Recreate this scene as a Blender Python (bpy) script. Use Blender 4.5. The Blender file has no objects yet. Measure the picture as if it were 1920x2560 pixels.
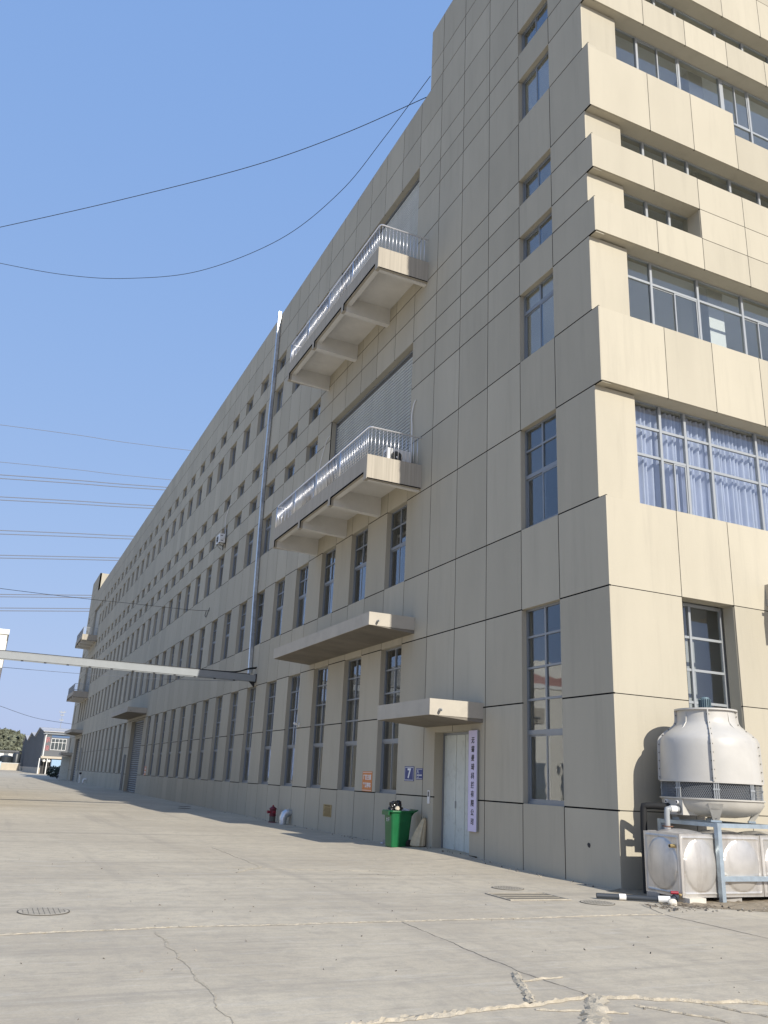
import bpy, bmesh, math, random
from mathutils import Vector, Matrix
random.seed(7)
R_ = math.radians
SC = bpy.context.scene
COL = SC.collection

# ------------------------------------------------------------------ camera
CAM_P = Vector((-11.135, -13.4132, 1.7137)); YAW, PIT, ROL = 0.4180, 0.3139, 0.0470
fw = Vector((math.sin(YAW)*math.cos(PIT), math.cos(YAW)*math.cos(PIT), math.sin(PIT)))
r0 = Vector((math.cos(YAW), -math.sin(YAW), 0)); u0 = r0.cross(fw)
rt = r0*math.cos(ROL) + u0*math.sin(ROL); up = -r0*math.sin(ROL) + u0*math.cos(ROL)
cam_d = bpy.data.cameras.new('Camera'); cam = bpy.data.objects.new('Camera', cam_d); COL.objects.link(cam)
mw = Matrix((rt, up, -fw)).transposed().to_4x4(); mw.translation = CAM_P; cam.matrix_world = mw
FPX = 2079.35
cam_d.sensor_fit = 'HORIZONTAL'; cam_d.sensor_width = 36; cam_d.lens = 36*FPX/1920
cam_d.clip_start = 0.05; cam_d.clip_end = 6000
SC.camera = cam

# ------------------------------------------------------------------ light
SUN_EL, SUN_B = 31.0, 5.1          # elevation; azimuth off the -y axis towards +x
sd = Vector((math.sin(R_(SUN_B))*math.cos(R_(SUN_EL)), -math.cos(R_(SUN_B))*math.cos(R_(SUN_EL)), math.sin(R_(SUN_EL))))
W = bpy.data.worlds.new('World'); SC.world = W; W.use_nodes = True
nt = W.node_tree; bg = nt.nodes['Background']
sky = nt.nodes.new('ShaderNodeTexSky'); sky.sky_type = 'NISHITA'; sky.sun_disc = False
sky.sun_elevation = R_(SUN_EL); sky.sun_rotation = math.atan2(sd.x, sd.y)
sky.air_density = 1.0; sky.dust_density = 1.2; sky.ozone_density = 1.6; sky.altitude = 20
sep = nt.nodes.new('ShaderNodeSeparateColor'); cmb = nt.nodes.new('ShaderNodeCombineColor'); nt.links.new(sky.outputs[0], sep.inputs[0])
for i, (g_, k_) in enumerate(((0.35, 2.03), (0.22, 3.0), (0.09, 5.55))):      # colour grade on the whole sky: one even tone curve per channel
    pw = nt.nodes.new('ShaderNodeMath'); pw.operation = 'POWER'; pw.inputs[1].default_value = g_
    ml_ = nt.nodes.new('ShaderNodeMath'); ml_.operation = 'MULTIPLY'; ml_.inputs[1].default_value = k_
    nt.links.new(sep.outputs[i], pw.inputs[0]); nt.links.new(pw.outputs[0], ml_.inputs[0]); nt.links.new(ml_.outputs[0], cmb.inputs[i])
nt.links.new(cmb.outputs[0], bg.inputs[0]); bg.inputs[1].default_value = 0.1
sl = bpy.data.lights.new('Sun', 'SUN'); sl.energy = 4.3; sl.angle = R_(0.5); sl.color = (1.0, 0.95, 0.86)
so = bpy.data.objects.new('Sun', sl); COL.objects.link(so)
so.rotation_euler = sd.to_track_quat('Z', 'Y').to_euler()
SC.view_settings.view_transform = 'Standard'; SC.view_settings.look = 'None'
SC.view_settings.exposure = 0.35; SC.view_settings.gamma = 1.0; SC.view_settings.use_curve_mapping = False
SC.cycles.max_bounces = 8; SC.cycles.transparent_max_bounces = 12

# ------------------------------------------------------------------ materials
MATS = {}
def mat(name, col, rough=0.7, metal=0.0, spec=0.4, var=0.0, vscale=3.0, stretch=(1, 1, 1), bump=0.0, bscale=40.0,
        stain=0.0, stain_col=(0.05, 0.045, 0.04), sscale=1.2, sstretch=(1, 1, 1), rnd=0.0, island=False, emit=None):
    m = bpy.data.materials.new(name); m.use_nodes = True; MATS[name] = m
    n, l = m.node_tree.nodes, m.node_tree.links; b = n['Principled BSDF']
    b.inputs['Base Color'].default_value = (*col, 1); b.inputs['Roughness'].default_value = rough
    b.inputs['Metallic'].default_value = metal; b.inputs['Specular IOR Level'].default_value = spec
    cur = None
    geo = n.new('ShaderNodeNewGeometry')
    def noise(scale, st, detail=5, rough_=0.6):
        mp = n.new('ShaderNodeMapping'); mp.inputs['Scale'].default_value = st
        l.new(geo.outputs['Position'], mp.inputs[0])
        t = n.new('ShaderNodeTexNoise'); t.inputs['Scale'].default_value = scale; t.inputs['Detail'].default_value = detail
        t.inputs['Roughness'].default_value = rough_; l.new(mp.outputs[0], t.inputs[0]); return t.outputs['Fac']
    def mixc(fac, a, bcol, typ='MIX'):
        x = n.new('ShaderNodeMix'); x.data_type = 'RGBA'; x.blend_type = typ
        if isinstance(fac, float): x.inputs[0].default_value = fac
        else: l.new(fac, x.inputs[0])
        for i, v in ((6, a), (7, bcol)):
            if isinstance(v, tuple): x.inputs[i].default_value = (*v, 1)
            else: l.new(v, x.inputs[i])
        return x.outputs[2]
    def ramp(v, a, b_, lo=0.0, hi=1.0):
        r = n.new('ShaderNodeMapRange'); r.inputs[1].default_value = a; r.inputs[2].default_value = b_
        r.inputs[3].default_value = lo; r.inputs[4].default_value = hi; l.new(v, r.inputs[0]); return r.outputs[0]
    cur = tuple(col)
    if var:
        f = ramp(noise(vscale, stretch), 0.3, 0.7)
        cur = mixc(f, tuple(c*(1-var) for c in col), tuple(min(1, c*(1+var)) for c in col))
    if rnd:
        if island: src = geo.outputs['Random Per Island']
        else:
            oi = n.new('ShaderNodeObjectInfo'); src = oi.outputs['Random']
        cur = mixc(1.0, cur, (1, 1, 1), 'MULTIPLY') if isinstance(cur, tuple) else cur
        v = n.new('ShaderNodeHueSaturation'); l.new(ramp(src, 0, 1, 1-rnd, 1+rnd), v.inputs['Value'])
        l.new(cur, v.inputs['Color']); cur = v.outputs[0]
    if stain:
        f = ramp(noise(sscale, sstretch, 8, 0.65), 0.52, 0.78, 0.0, stain)
        cur = mixc(f, cur, stain_col)
    if not isinstance(cur, tuple): l.new(cur, b.inputs['Base Color'])
    if bump:
        bp = n.new('ShaderNodeBump'); bp.inputs['Strength'].default_value = bump; bp.inputs['Distance'].default_value = 0.01
        l.new(noise(bscale, (1, 1, 1), 6), bp.inputs['Height']); l.new(bp.outputs[0], b.inputs['Normal'])
    if emit:
        b.inputs['Emission Color'].default_value = (*emit[0], 1); b.inputs['Emission Strength'].default_value = emit[1]
    return m
WALLC = (0.438, 0.398, 0.312)
wk = dict(rough=0.9, spec=0.2, var=0.05, vscale=0.7, stretch=(1, 1, 0.35), bump=0.25, bscale=26,
          stain=0.22, stain_col=(0.22, 0.20, 0.165), sscale=1.1, sstretch=(2.6, 2.6, 0.22))
mat('panel', WALLC, rnd=0.06, **wk); mat('panel_far', WALLC, rnd=0.06, island=True, **wk)
mat('wall', (0.425, 0.388, 0.308), **wk)
mat('sealant', (0.006, 0.006, 0.007), rough=0.9, spec=.1)
mat('soffit', (0.66, 0.64, 0.60), rough=0.9, var=0.05, vscale=1.5, spec=0.2, stain=0.15, sscale=0.8)
mat('rain_concrete', (0.405, 0.365, 0.30), rough=0.9, spec=0.2, var=0.14, vscale=1.0, stretch=(22, 22, 0.25), stain=0.3, stain_col=(0.2, 0.18, 0.15), sscale=1.0, sstretch=(14, 14, 0.3))
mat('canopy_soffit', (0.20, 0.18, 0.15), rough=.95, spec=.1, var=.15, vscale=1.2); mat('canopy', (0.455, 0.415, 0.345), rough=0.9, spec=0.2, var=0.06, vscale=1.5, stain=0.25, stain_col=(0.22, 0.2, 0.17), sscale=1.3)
mat('alu', (0.25, 0.265, 0.28), rough=0.45, metal=0.3, spec=0.5)
mat('alu_white', (0.34, 0.355, 0.36), rough=0.4, metal=0.2, spec=0.5)
mat('steel', (0.78, 0.77, 0.78), rough=0.36, metal=1.0)
mat('stainless', (0.58, 0.55, 0.505), rough=0.38, metal=0.6, var=0.12, vscale=2.5, bump=0.1, bscale=6, stain=0.6, stain_col=(0.27, 0.23, 0.19), sscale=1.6, sstretch=(2.5, 2.5, 0.5))
mat('galv', (0.60, 0.63, 0.66), rough=0.33, metal=0.85, var=0.15, vscale=6, bump=0.15, bscale=9)
mat('shutter', (0.52, 0.55, 0.55), rough=0.5, metal=0.1, var=0.07, vscale=1.0, stretch=(1, 3, .3), rnd=0.03)
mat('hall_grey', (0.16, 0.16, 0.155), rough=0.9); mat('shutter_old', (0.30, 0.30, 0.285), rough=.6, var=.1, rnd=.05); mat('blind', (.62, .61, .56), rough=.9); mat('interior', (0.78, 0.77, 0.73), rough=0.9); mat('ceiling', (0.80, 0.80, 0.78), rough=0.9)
mat('floor_in', (0.45, 0.44, 0.42), rough=0.5); mat('column', (0.78, 0.77, 0.72), rough=0.8)
mat('curtain', (0.56, 0.58, 0.70), rough=0.75, var=0.08, vscale=2)
mat('door_paint', (0.60, 0.625, 0.575), rough=0.55, spec=0.3, var=0.05, vscale=1.5, stretch=(1, 1, .3), stain=0.35, stain_col=(0.2, 0.17, 0.13), sscale=5, rnd=0.03)
mat('dark', (0.03, 0.03, 0.032), rough=0.7); mat('black_plastic', (0.014, 0.014, 0.014), rough=0.75)
mat('rubber', (0.025, 0.025, 0.025), rough=0.75)
mat('white_plastic', (0.72, 0.71, 0.68), rough=0.45); mat('pvc_grey', (0.30, 0.31, 0.31), rough=0.45, var=.06); mat('pvc_dark', (0.035, 0.042, 0.052), rough=0.55)
mat('frp', (0.475, 0.455, 0.415), rough=0.42, spec=0.45, var=0.06, vscale=2.0, stain=0.2, stain_col=(0.33, 0.30, 0.25), sscale=1.8, sstretch=(2, 2, .6))
mat('frp_base', (0.45, 0.43, 0.385), rough=0.5, spec=0.4, var=0.08, vscale=2.5, stain=0.25, stain_col=(0.25, 0.22, 0.18), sscale=2.2)
mat('motor', (0.12, 0.17, 0.19), rough=0.5, metal=0.2); mat('blue_steel', (0.40, 0.47, 0.52), rough=0.4, metal=0.55, var=0.18, vscale=5, stain=0.2, sscale=4, stain_col=(.2, .17, .14))
mat('rust', (0.16, 0.08, 0.05), rough=0.9); mat('brass', (0.55, 0.42, 0.2), rough=0.35, metal=0.9)
mat('red', (0.28, 0.02, 0.035), rough=0.45, var=.1); mat('red_dark', (0.15, 0.02, 0.03), rough=0.5, stain=.4, sscale=8); mat('orange', (0.62, 0.22, 0.06), rough=0.5, var=.04)
mat('sign_blue', (0.012, 0.03, 0.17), rough=0.4); mat('sign_white', (0.75, 0.75, 0.74), rough=0.5); mat('lilac', (0.60, 0.55, 0.74), rough=0.45, spec=.4)
mat('ink', (0.012, 0.012, 0.014), rough=0.5); mat('gold', (0.30, 0.235, 0.11), rough=0.5, metal=0.4, var=.15, vscale=30); mat('gold_dark', (0.12, 0.075, 0.02), rough=0.5)
mat('bin_green', (0.006, 0.115, 0.036), rough=0.38, spec=0.45, var=0.12, vscale=5, stain=0.25, stain_col=(.02, .05, .03), sscale=4)
mat('sack', (0.56, 0.48, 0.33), rough=0.85, var=0.12, vscale=10, bump=.5, bscale=60); mat('bag_black', (0.01, 0.01, 0.011), rough=0.22, spec=0.6)
mat('bag_white', (0.60, 0.60, 0.63), rough=0.5); mat('trash', (0.5, 0.44, 0.35), rough=0.8, var=.3, vscale=25)
mat('brick', (0.33, 0.31, 0.28), rough=0.95, var=.12, vscale=12, bump=.5); mat('pale_block', (0.58, 0.54, 0.46), rough=0.95, var=.1, vscale=8, bump=.6)
mat('iron', (0.42, 0.375, 0.30), rough=0.85, spec=.2, var=.15, vscale=8); mat('iron_dark', (0.13, 0.12, 0.10), rough=0.85)
mat('mortar', (0.44, 0.388, 0.30), rough=1.0, spec=.1, var=.2, vscale=9, bump=1.0, bscale=70, stain=.75, stain_col=(.22, .195, .155), sscale=14)
mat('dirt', (0.27, 0.225, 0.165), rough=1.0, spec=.1, var=.25, vscale=6, bump=1.0, bscale=30)
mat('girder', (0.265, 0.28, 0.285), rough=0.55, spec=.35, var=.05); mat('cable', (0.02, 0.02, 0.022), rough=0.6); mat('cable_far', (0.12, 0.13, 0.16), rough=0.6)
mat('white_wall', (0.74, 0.71, 0.63), rough=.9, var=.03); mat('white_trim', (0.75, 0.74, 0.7), rough=.7)
mat('corrugated', (0.20, 0.215, 0.225), rough=.55, metal=.1, var=.06, vscale=.5); mat('corrugated_front', (0.115, 0.12, 0.125), rough=.6, var=.05, vscale=.4); mat('roof_sheet', (0.46, 0.45, 0.44), rough=.6, var=.06, vscale=.3)  # corrugated is lightened: distance haze put into its colour
mat('band_red', (0.42, 0.24, 0.21), rough=.7); mat('sign_red', (0.40, 0.16, 0.16), rough=.6); mat('blue_strip', (0.08, 0.14, 0.25), rough=.5); mat('container', (0.28, 0.40, 0.52), rough=.5)
mat('tank_black', (0.03, 0.035, 0.04), rough=.4); mat('beige_wall', (0.48, 0.42, 0.33), rough=.95, var=.08, vscale=1); mat('globe', (0.8, 0.76, 0.66), rough=.3)
mat('leaf_dark', (0.028, 0.042, 0.022), rough=.7, rnd=.35, island=True); mat('leaf_hill', (0.135, 0.14, 0.09), rough=.9, rnd=.4, island=True); mat('bark', (.10, .08, .06), rough=.95)  # leaf_hill has the far haze painted in as a paler green
mat('scooter_dark', (0.03, 0.03, 0.04), rough=.3); mat('grit', (0.24, 0.215, 0.175), rough=1, rnd=.6, island=True); mat('vent_dark', (.05, .05, .05), rough=.8)

def glass_mat(name, tint, refl, rough=0.015):
    m = bpy.data.materials.new(name); m.use_nodes = True; MATS[name] = m
    n, l = m.node_tree.nodes, m.node_tree.links
    for x in list(n):
        if x.type != 'OUTPUT_MATERIAL': n.remove(x)
    out = [x for x in n if x.type == 'OUTPUT_MATERIAL'][0]
    tr = n.new('ShaderNodeBsdfTransparent'); tr.inputs[0].default_value = (*tint, 1)
    gl = n.new('ShaderNodeBsdfGlossy'); gl.inputs['Roughness'].default_value = rough; gl.inputs['Color'].default_value = (.92, .95, 1, 1)
    lw = n.new('ShaderNodeLayerWeight'); lw.inputs[0].default_value = .5
    p5 = n.new('ShaderNodeMath'); p5.operation = 'POWER'; p5.inputs[1].default_value = 4.0; l.new(lw.outputs['Facing'], p5.inputs[0])
    fr = n.new('ShaderNodeMapRange'); fr.inputs[3].default_value = refl; fr.inputs[4].default_value = 0.9; l.new(p5.outputs[0], fr.inputs[0])
    geo = n.new('ShaderNodeNewGeometry'); no = n.new('ShaderNodeTexNoise'); no.inputs['Scale'].default_value = 1.3
    bp = n.new('ShaderNodeBump'); bp.inputs['Strength'].default_value = 0.06; bp.inputs['Distance'].default_value = .05
    l.new(geo.outputs['Position'], no.inputs[0]); l.new(no.outputs[0], bp.inputs['Height']); l.new(bp.outputs[0], gl.inputs['Normal'])
    mx = n.new('ShaderNodeMixShader'); l.new(fr.outputs[0], mx.inputs[0]); l.new(tr.outputs[0], mx.inputs[1]); l.new(gl.outputs[0], mx.inputs[2])
    l.new(mx.outputs[0], out.inputs[0]); return m
glass_mat('glass', (0.90, 0.92, 0.92), 0.075)

def ground_mat():
    m = mat('concrete', (0.5, 0.5, 0.5), rough=0.92, spec=0.15)
    n, l = m.node_tree.nodes, m.node_tree.links; b = n['Principled BSDF']; geo = n.new('ShaderNodeNewGeometry')
    def noise(scale, st, det=6, ro=.6, rot=0.0, dist=0.0):
        mp = n.new('ShaderNodeMapping'); mp.inputs['Scale'].default_value = st; mp.inputs['Rotation'].default_value = (0, 0, rot)
        l.new(geo.outputs['Position'], mp.inputs[0]); t = n.new('ShaderNodeTexNoise'); t.inputs['Scale'].default_value = scale
        t.inputs['Detail'].default_value = det; t.inputs['Roughness'].default_value = ro; t.inputs['Distortion'].default_value = dist
        l.new(mp.outputs[0], t.inputs[0]); return t.outputs['Fac']
    def rmp(v, a, c, lo=0., hi=1.):
        r = n.new('ShaderNodeMapRange'); r.interpolation_type = 'SMOOTHSTEP'
        for i, q in enumerate((a, c, lo, hi)): r.inputs[i+1].default_value = q
        l.new(v, r.inputs[0]); return r.outputs[0]
    def mix(f, a, c):
        x = n.new('ShaderNodeMix'); x.data_type = 'RGBA'
        l.new(f, x.inputs[0])
        for i, v in ((6, a), (7, c)):
            if isinstance(v, tuple): x.inputs[i].default_value = (*v, 1)
            else: l.new(v, x.inputs[i])
        return x.outputs[2]
    c = mix(rmp(noise(.28, (1, 1, 1), 5), .35, .68), (.465, .405, .308), (.56, .492, .372))
    # worn tyre tracks: long soft bands in three driving directions
    c = mix(rmp(noise(1.0, (.05, 1.5, 1), 4, .55, .35, .3), .52, .72, 0, .6), c, (.32, .284, .23))
    c = mix(rmp(noise(1.1, (.09, 2.6, 1), 5, .6, -.55, .5), .55, .74, 0, .55), c, (.33, .292, .238))
    c = mix(rmp(noise(1.0, (1.6, .06, 1), 4, .55, .15, .4), .54, .74, 0, .5), c, (.33, .292, .238))
    c = mix(rmp(noise(2.4, (.25, 5, 1), 6, .7, .5), .57, .75, 0, .7), c, (.60, .555, .455))
    c = mix(rmp(noise(.9, (1, 1, 1), 7, .7), .6, .78, 0, .5), c, (.56, .505, .385))
    c = mix(rmp(noise(3.2, (1, 1, 1), 7, .72, 0, .4), .42, .66, 0, .5), c, (.345, .308, .25))
    c = mix(rmp(noise(2.0, (.35, 2.2, 1), 8, .75, .8, .6), .53, .66, 0, .5), c, (.56, .515, .43))
    c = mix(rmp(noise(6.0, (.12, 2.4, 1), 6, .7, .42), .56, .68, 0, .45), c, (.29, .258, .21))
    c = mix(rmp(noise(7.0, (.15, 2.6, 1), 6, .7, -.35), .57, .69, 0, .5), c, (.60, .555, .47))
    c = mix(rmp(noise(45, (1, 1, 1), 4, .8), .40, .7, 0, .3), c, (.28, .25, .21))
    c = mix(rmp(noise(14, (1, 1, 1), 5, .7), .35, .75, 0, .22), c, (.26, .245, .22))
    # spalled patches
    c = mix(rmp(noise(3.0, (.5, 1.6, 1), 9, .75, .3), .69, .73, 0, .7), c, (.64, .595, .50))
    c = mix(rmp(noise(5.0, (1, 1, 1), 9, .75), .72, .76, 0, .6), c, (.17, .16, .15))
    l.new(c, b.inputs['Base Color'])
    bp = n.new('ShaderNodeBump'); bp.inputs['Strength'].default_value = .5; bp.inputs['Distance'].default_value = .006
    l.new(noise(9, (1, 2, 1), 9, .75), bp.inputs['Height']); l.new(bp.outputs[0], b.inputs['Normal'])
ground_mat()

# ------------------------------------------------------------------ helpers
class MB:
    def __init__(s): s.v, s.f = [], []
    def box(s, x0, x1, y0, y1, z0, z1):
        n = len(s.v)
        s.v += [(x0, y0, z0), (x1, y0, z0), (x1, y1, z0), (x0, y1, z0), (x0, y0, z1), (x1, y0, z1), (x1, y1, z1), (x0, y1, z1)]
        s.f += [tuple(n+i for i in q) for q in ((3, 2, 1, 0), (4, 5, 6, 7), (0, 1, 5, 4), (1, 2, 6, 5), (2, 3, 7, 6), (3, 0, 4, 7))]
        return s
    def obox(s, c, ax, ay, az, hx, hy, hz):     # oriented box
        n = len(s.v); c = Vector(c); ax, ay, az = (Vector(a).normalized() for a in (ax, ay, az))
        for k in ((-1, -1, -1), (1, -1, -1), (1, 1, -1), (-1, 1, -1), (-1, -1, 1), (1, -1, 1), (1, 1, 1), (-1, 1, 1)):
            s.v.append(tuple(c + ax*hx*k[0] + ay*hy*k[1] + az*hz*k[2]))
        s.f += [tuple(n+i for i in q) for q in ((3, 2, 1, 0), (4, 5, 6, 7), (0, 1, 5, 4), (1, 2, 6, 5), (2, 3, 7, 6), (3, 0, 4, 7))]
        return s
    def tube(s, pts, r, seg=8, cap=True):
        pts = [Vector(p) for p in pts]; rr = r if isinstance(r, (list, tuple)) else [r]*len(pts); n0 = len(s.v); pu = None
        for i, p in enumerate(pts):
            d = (pts[min(i+1, len(pts)-1)] - pts[max(i-1, 0)]).normalized()
            if pu is None:
                pu = d.orthogonal().normalized()
            pu = (pu - d*pu.dot(d)).normalized(); w = d.cross(pu)
            for k in range(seg):
                a = 2*math.pi*k/seg; s.v.append(tuple(p + (pu*math.cos(a) + w*math.sin(a))*rr[i]))
        for i in range(len(pts)-1):
            for k in range(seg):
                a, b = n0+i*seg+k, n0+i*seg+(k+1) % seg; s.f.append((a, b, b+seg, a+seg))
        if cap:
            s.f.append(tuple(n0+k for k in range(seg))[::-1]); e = n0+(len(pts)-1)*seg; s.f.append(tuple(e+k for k in range(seg)))
        return s
    def lathe(s, prof, c=(0, 0, 0), seg=32, a0=0, a1=2*math.pi, cap=True):
        n0 = len(s.v); full = abs(a1-a0-2*math.pi) < 1e-6; m = seg if full else seg+1
        for (r, z) in prof:
            for k in range(m):
                a = a0+(a1-a0)*k/seg; s.v.append((c[0]+r*math.cos(a), c[1]+r*math.sin(a), c[2]+z))
        for i in range(len(prof)-1):
            for k in range(seg):
                a, b = n0+i*m+k, n0+i*m+((k+1) % m); s.f.append((a, b, b+m, a+m))
        if cap and full:
            s.f.append(tuple(n0+k for k in range(m))[::-1]); e = n0+(len(prof)-1)*m; s.f.append(tuple(e+k for k in range(m)))
        return s
    def prism(s, poly, axis, a, b):            # poly in the other two axes, extruded a..b
        n = len(s.v); k = len(poly)
        for t in (a, b):
            for (p, q) in poly:
                s.v.append((t, p, q) if axis == 'x' else (p, t, q) if axis == 'y' else (p, q, t))
        s.f.append(tuple(n+i for i in range(k))[::-1]); s.f.append(tuple(n+k+i for i in range(k)))
        for i in range(k):
            j = (i+1) % k; s.f.append((n+i, n+j, n+k+j, n+k+i))
        return s
    def mesh(s, name, m, smooth=False):
        me = bpy.data.meshes.new(name); me.from_pydata(s.v, [], s.f)
        b = bmesh.new(); b.from_mesh(me); bmesh.ops.recalc_face_normals(b, faces=b.faces); b.to_mesh(me); b.free()
        if m: me.materials.append(MATS[m])
        if smooth:
            for p in me.polygons: p.use_smooth = True
        return me
    def build(s, name, m, parent=None, smooth=False):
        return link(name, s.mesh(name, m, smooth), parent)
def link(name, me, parent=None, loc=None, scale=None):
    o = bpy.data.objects.new(name, me); COL.objects.link(o)
    if parent: o.parent = parent
    if loc: o.location = loc
    if scale: o.scale = scale
    return o
def autosmooth(o, ang=40):
    me = o.data
    for p in me.polygons: p.use_smooth = True
    b = bmesh.new(); b.from_mesh(me)
    for e in b.edges:
        if len(e.link_faces) == 2 and e.calc_face_angle(0) > R_(ang): e.smooth = False
    b.to_mesh(me); b.free(); return o
def tag(o, label, cat, group=None):
    o['label'] = label; o['category'] = cat
    if group: o['group'] = group
    return o
def thing(name, label, cat, loc=(0, 0, 0), group=None):
    o = bpy.data.objects.new(name, None); COL.objects.link(o); o.location = loc; o.empty_display_size = .3
    return tag(o, label, cat, group)
def struct(o): o['kind'] = 'structure'; return o
def stuff(o): o['kind'] = 'stuff'; return o
def text_mesh(s, m, size=1.0, wide=1.0, depth=.004, offset=0.0, shear=0.0):
    cu = bpy.data.curves.new('txt', 'FONT'); cu.body = s; cu.size = size; cu.extrude = depth; cu.offset = offset; cu.shear = shear
    cu.align_x = 'CENTER'; cu.align_y = 'CENTER'; cu.resolution_u = 3
    o = bpy.data.objects.new('txt', cu); COL.objects.link(o); bpy.context.view_layer.update()
    me = bpy.data.meshes.new_from_object(o.evaluated_get(bpy.context.evaluated_depsgraph_get()))
    bpy.data.objects.remove(o); bpy.data.curves.remove(cu)
    me.materials.clear(); me.materials.append(MATS[m])
    return me
FACE_A = Matrix(((0, 0, -1), (-1, 0, 0), (0, 1, 0))).to_4x4()      # text lying on a wall that faces -x
def text_on_A(name, s, m, x, y, z, size, parent, wide=1.0, offset=0.0, shear=0.0):
    me = text_mesh(s, m, size, 1, .002, offset, shear); me.transform(Matrix.Diagonal((wide, 1, 1, 1))); me.transform(FACE_A)
    o = link(name, me, parent); o.location = (x, y, z); return o
def proj(p):
    q = Vector(p)-CAM_P; d = q.dot(fw)
    if d < .1: return None
    return (960+FPX*q.dot(rt)/d, 1280-FPX*q.dot(up)/d)
def ray(px, py):
    return (rt*((px-960)/FPX) - up*((py-1280)/FPX) + fw)
def catenary(pts, n=8):                         # smooth path through points
    out = []; P = [Vector(p) for p in pts]
    for i in range(len(P)-1):
        a, b, c, d = P[max(i-1, 0)], P[i], P[i+1], P[min(i+2, len(P)-1)]
        for k in range(n):
            t = k/n; out.append(.5*((2*b)+(-a+c)*t+(2*a-5*b+4*c-d)*t*t+(-a+3*b-3*c+d)*t**3))
    out.append(P[-1]); return out
def gz(x, y):                                   # the apron swells up to the entrance threshold
    return .135*math.exp(-((y-7.0)/2.7)**2)*math.exp(-(min(x, 0)/1.3)**2) - .0

# ------------------------------------------------------------------ ground
def axis(fine0, fine1, step, lo, hi):
    a = [lo, lo*.5, lo*.2]; x = fine0
    a = [v for v in a if v < fine0-5]
    while x <= fine1+1e-6: a.append(x); x += step
    b = [v for v in (hi*.06, hi*.2, hi*.5, hi) if v > fine1+5]; return a+b
gx, gy = axis(-14, 2, .5, -2500, 2500), axis(-12, 24, .6, -2500, 2500)
g = MB(); g.v = [(x, y, gz(x, y)) for y in gy for x in gx]; nx = len(gx)
g.f = [(j*nx+i, j*nx+i+1, (j+1)*nx+i+1, (j+1)*nx+i) for j in range(len(gy)-1) for i in range(nx-1)]
ground = struct(g.build('ground', 'concrete', smooth=True))

def mortar(pts, w, seed, h=.012, name='mortar_joint', m='mortar', step=.035, parent=ground):
    rnd = random.Random(seed); P = [Vector((p[0], p[1], 0)) for p in pts]; path = []
    for a, b in zip(P, P[1:]):
        k = max(2, int((b-a).length/step))
        for i in range(k): path.append(a.lerp(b, i/k))
    path.append(P[-1]); mb = MB(); d0 = 0; L = len(path); ww = w
    for i, p in enumerate(path):
        d = (path[min(i+1, L-1)]-path[max(i-1, 0)]).normalized(); n = Vector((-d.y, d.x, 0))
        d0 = d0*.7 + rnd.uniform(-1, 1)*.009; p = p+n*d0
        ww = max(.25*w, min(1.7*w, ww+rnd.uniform(-.22, .22)*w)); e = ww/2
        for t, hh in ((-1, .0), (-.55, 1), (0, rnd.uniform(.6, 1.5)), (.55, 1), (1, .0)):
            q = p+n*e*(t+rnd.uniform(-.3, .3)); mb.v.append((q.x, q.y, gz(q.x, q.y)+.003+h*hh*rnd.uniform(.4, 1.3)))
    for i in range(L-1):
        for k in range(4): a = i*5+k; mb.f.append((a, a+1, a+6, a+5))
    return mb.build(name, m, parent)
def jitter(a, b, n, amp, seed):
    r = random.Random(seed); a, b = Vector((*a, 0)), Vector((*b, 0)); d = (b-a); nn = Vector((-d.y, d.x, 0)).normalized()
    return [tuple((a+d*(i/n)+nn*(r.uniform(-amp, amp) if 0 < i < n else 0)).xy) for i in range(n+1)]
mortar(jitter((-13, -3.2), (-9.05, -2.72), 10, .03, 1)+jitter((-9.05, -2.72), (-1.41, -2.64), 18, .025, 2), .045, 3, .008)
mortar(jitter((-9.3, -7.2), (-8.17, -6.98), 4, .03, 4)+jitter((-8.1, -6.97), (-6.69, -6.85), 6, .03, 5)+jitter((-6.6, -6.84), (-5.92, -6.72), 4, .03, 6), .075, 7, .02)
mortar(jitter((-5.92, -6.72), (-4.57, -7.30), 8, .04, 8)+jitter((-4.5, -7.32), (-3.2, -7.6), 5, .03, 9), .07, 10, .02)
mortar(jitter((-6.08, -5.72), (-6.30, -6.15), 3, .02, 11)+jitter((-6.32, -6.2), (-6.66, -6.82), 4, .04, 12), .06, 13, .018)
mortar(jitter((-6.22, -6.05), (-5.72, -5.98), 4, .02, 14), .04, 15, .012)
mortar(jitter((-5.92, -6.75), (-6.5, -7.45), 5, .05, 16)+[(-6.9, -7.9)], .13, 17, .025)
mortar(jitter((-6.7, -6.95), (-6.0, -7.25), 4, .03, 18), .035, 19, .012)
mortar(jitter((-5.75, -7.05), (-5.35, -7.7), 5, .03, 20), .035, 21, .012)
mortar(jitter((-5.1, -7.15), (-4.85, -7.65), 5, .03, 22), .03, 23, .01)
mortar(jitter((-9.06, -2.95), (-9.1, -5.02), 7, .04, 24)+jitter((-9.1, -5.02), (-9.2, -6.9), 6, .05, 25), .03, 26, .002)
mortar(jitter((-5.70, 8.2), (-5.75, 3.9), 9, .03, 27)+[(-6.55, 2.88)], .05, 28, .006)
mortar(jitter((-10.75, -3.1), (-10.9, -7.5), 10, .05, 29), .05, 30, .01)
mortar(jitter((-6.4, 3.7), (-3.1, 3.0), 10, .05, 31), .03, 32, .004)
mat('crack_dark', (.23, .205, .17), rough=1)
mortar(jitter((-5.86, -2.72), (-6.0, -5.7), 14, .01, 33)+jitter((-6.0, -5.7), (-5.92, -6.7), 5, .02, 34), .014, 35, .002, 'crack', 'crack_dark')
mortar(jitter((-1.41, -2.64), (-1.52, -6.2), 12, .012, 36), .016, 37, .002, 'crack', 'crack_dark')
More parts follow.
